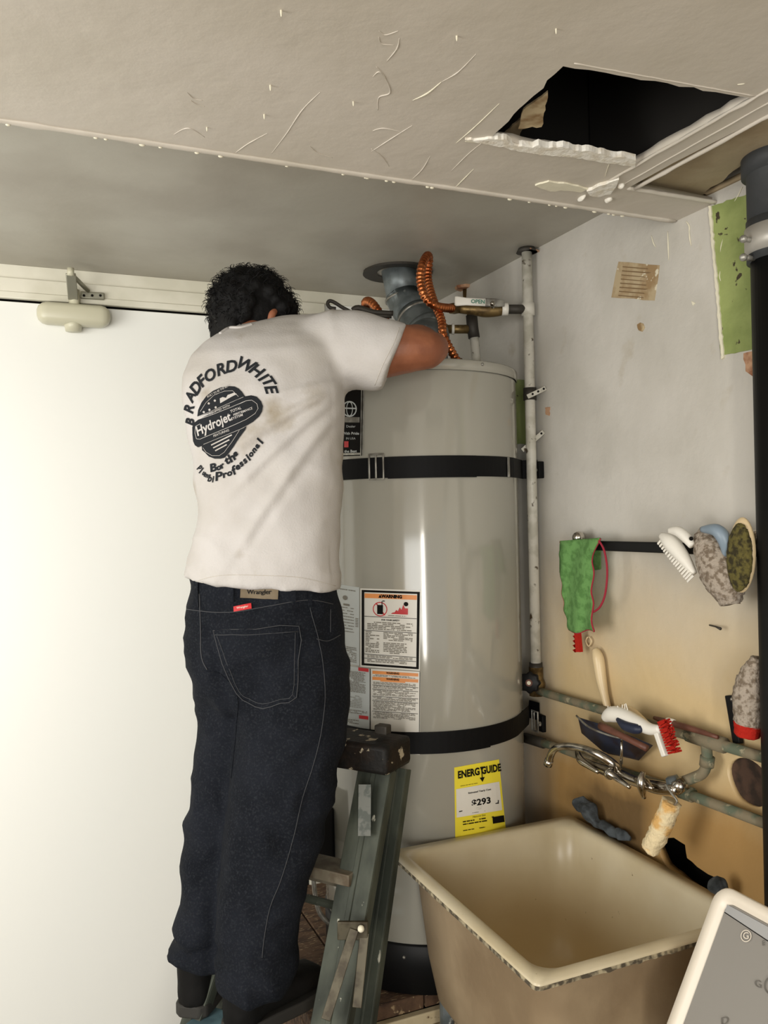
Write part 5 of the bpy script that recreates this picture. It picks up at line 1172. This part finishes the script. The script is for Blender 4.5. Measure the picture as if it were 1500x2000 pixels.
# trunk + legs inside clothes
loft(bm, [ring_px(*q) for q in ((392, 640, 1150, 1.78, .09), (405, 640, 1050, 1.785, .09), (395, 645, 900, 1.79, .09), (390, 650, 780, 1.81, .09), (415, 660, 700, 1.84, .08), (460, 640, 660, 1.86, .05))], 24)
chain(bm, [(P(455, 1240, 1.81), .07), (P(430, 1560, 1.82), .050), (P(400, 1830, 1.785), .036), (pL+Vector((0, 0, .07)), .03)]); chain(bm, [(P(575, 1250, 1.77), .085), (P(552, 1570, 1.725), .053), (P(500, 1870, 1.695), .04), (pR+Vector((0, 0, .07)), .03)])
# right arm
chain(bm, [(P(648, 690, 1.83), .066), (P(730, 690, 1.815), .058), (P(790, 682, 1.81), .053), (P(832, 683, 1.815), .043), (P(846, 680, 1.83), .0355)])
chain(bm, [(P(840, 680, 1.84), .036), (P(818, 668, 1.89), .039), (P(792, 662, 1.95), .032), (P(768, 658, 1.985), .026)])
def hand(wr, d, s, curl, thumb):
    """wrist, finger direction, side direction (towards the little finger), palm-facing curl direction"""
    d = d.normalized(); s = (s-d*s.dot(d)).normalized(); c = curl.normalized()
    loft(bm, [(wr, s*.024, c*.018), (wr+d*.03, s*.034, c*.016), (wr+d*.08, s*.040, c*.014), (wr+d*.088, s*.036, c*.010)], 18, 2.4)
    for i, L in enumerate((.072, .080, .075, .060)):
        b = wr+d*.08+s*(-.029+.0195*i)
        chain(bm, [(b, .0092), (b+d*L*.42+c*.006, .0085), (b+d*L*.62+c*L*.35, .008), (b+d*L*.50+c*L*.68, .0072)], 10)
    b = wr+d*.028-s*.026; chain(bm, [(b, .013), (b-s*.020+d*.026+c*.010, .0105), (b-s*.016+d*.052+c*.028, .009)], 10)
hand(P(768, 658, 1.985), P(715, 654, 2.02)-P(768, 658, 1.985), Vector((0, 0, 1)), -DPT*.3+Vector((0, 0, -.5))+DPT*.9, 1)
# left arm, hidden beyond the trunk
chain(bm, [(P(425, 735, 1.85), .056), (P(465, 748, 2.04), .046), (P(520, 745, 2.13), .040), (P(600, 700, 2.12), .034), (P(630, 690, 2.08), .026)])
hand(P(630, 690, 2.08), P(690, 665, 2.06)-P(630, 690, 2.08), Vector((0, 0, -1)), -DPT, 1)
bd_ = link('body', bm, M['skin'], man); bb = fuse(bd_, .0045, 3)
# hair: cap of curls over the back and top of the head
bm = NB(); ball(bm, HL(-.022, 0, .022), HS, 40, (.100, .085, .090), Mh)
rnd = random.Random(5)
cands = []
for i in range(520):
    th = rnd.uniform(0, 2*math.pi); z = rnd.uniform(-.75, 1); r_ = math.sqrt(1-z*z); v = Vector((r_*math.cos(th), r_*math.sin(th), z))
    loc = (v.x*.104, v.y*.088, v.z*.094)
    if loc[0] > .045 and loc[2] < .035: continue               # face free
    if abs(loc[1]) > .055 and -.045 < loc[0] < .03 and loc[2] < .012: continue   # ears free
    c = HL(-.022+loc[0], loc[1], .022+loc[2]); ball(bm, c, rnd.uniform(.006, .017), 8); cands.append((c, v))
for dz in range(3):                                            # nape
    for k in range(9): ball(bm, HL(-.085+.012*dz, -.04+.010*k, -.05-.018*dz), .016, 8)
hr = link('hair', bm, M['hair'], man)
m_ = hr.modifiers.new('r', 'REMESH'); m_.mode = 'VOXEL'; m_.voxel_size = .0045; bake(hr)
bm = NB()
for c, v in cands:
    o3 = (c-hcn).normalized()
    for k in range(4):
        t_ = Vector((rnd.uniform(-1, 1), rnd.uniform(-1, 1), rnd.uniform(-1, 1))); t_ = (t_-o3*t_.dot(o3)).normalized(); R_ = rnd.uniform(.006, .012)
        b = c+o3*.004; pts = [b+o3*(R_*1.5*math.sin(a*.8))+t_*(R_*(1-math.cos(a))) for a in [j*.5 for j in range(6)]]
        tube(bm, pts, [.0008, .0008, .0007, .0006, .0005, .0002], 3)
tag(link('curls', bm, M['hair'], hr), None, kind='stuff')
# tool in his hand
tl = thing('pliers', 'dark grey pliers with looped handle end sticking out beyond the sleeve', 'pliers', P(700, 605, 2.04))
TD = 2.02
def wtl(name, pts, r, m, **k):
    bm = NB(); tube(bm, [P(x, y, TD) for x, y in pts], r, 10, **k); return link(name, bm, m, tl, smooth=True)
wtl('looped_handle', [(690, 612), (668, 600), (652, 590), (643, 588), (640, 594), (645, 601), (656, 603)], .0045, M['nip'], smooth=5)
wtl('jaw', [(688, 606), (700, 602), (730, 610), (768, 612)], [.006, .008, .007, .006], M['nip'], smooth=4)
wtl('handle', [(690, 612), (720, 616), (765, 618)], .005, M['nip'], smooth=3)

# ================================================================== DOOR CLOSER
dc = thing('door_closer', 'beige hydraulic door closer mounted at the top of the white door', 'door closer', BY(144, 617, .03))
A_, B_ = BY(92, 612, .035), BY(196, 619, .035)
bm = NB(); d = (B_-A_); loft(bm, [(A_-d.normalized()*k, Vector((0, 0, a)), Vector((0, b, 0))) for k, a, b in ((.026, .008, .012), (.022, .018, .022), (.012, .026, .029), (0, .029, .031))]+[(B_+d.normalized()*k, Vector((0, 0, a)), Vector((0, b, 0))) for k, a, b in ((0, .029, .031), (.012, .026, .029), (.022, .018, .022), (.026, .008, .012))], 24, 3.2); link('body', bm, M['closer'], dc, smooth=True)
bm = NB(); c = BY(143, 640, .035); cyl(bm, c-Vector((0, 0, .010)), c+Vector((0, 0, .02)), .020, 24, .026); link('lower_cap', bm, M['closer'], dc, smooth=True)
bm = NB(); c = BY(145, 595, .04); cyl(bm, c, Vector((c.x, c.y, c.z+.04)), .014, 16); link('spindle', bm, M['closer'], dc, smooth=True)
a0_, a1_ = BY(143, 585, .05), BY(138, 530, .26)
a1_ = BY(138, 534, .10)
bm = NB(); d = a1_-a0_; box(bm, (0, -.013, -.003), (d.length, .013, .003), frame(a0_, d, Vector((1, 0, 0)))); link('main_arm', bm, M['closerm'], dc, bevel=.002)
bm = NB(); cyl(bm, a1_-Vector((0, 0, .006)), a1_+Vector((0, 0, .014)), .009, 14); link('knuckle', bm, M['closer'], dc, smooth=True)
bm = NB(); a2_ = BY(172, 568, .03); tube(bm, [a1_, a2_], .006, 8); link('forearm', bm, M['closerm'], dc, smooth=True)
bm = NB(); A_, B_ = BY(157, 577, .022), BY(204, 580, .022); d = B_-A_; box(bm, (0, -.009, -.005), (d.length, .011, .005), frame(A_, d, Vector((0, 0, 1)))); sh_ = link('frame_shoe', bm, M['closerm'], dc, bevel=.003)
for x in (164, 180, 196):
    bm = NB(); ball(bm, BY(x, 577, .030), .0035, 8); link('screw', bm, M['ink'], sh_, smooth=True)

for o in bpy.data.objects:
    if o.name.split('.')[0] in ('print', 'back_print', 'badge_print', 'silver_border'): o['kind'] = 'stuff'
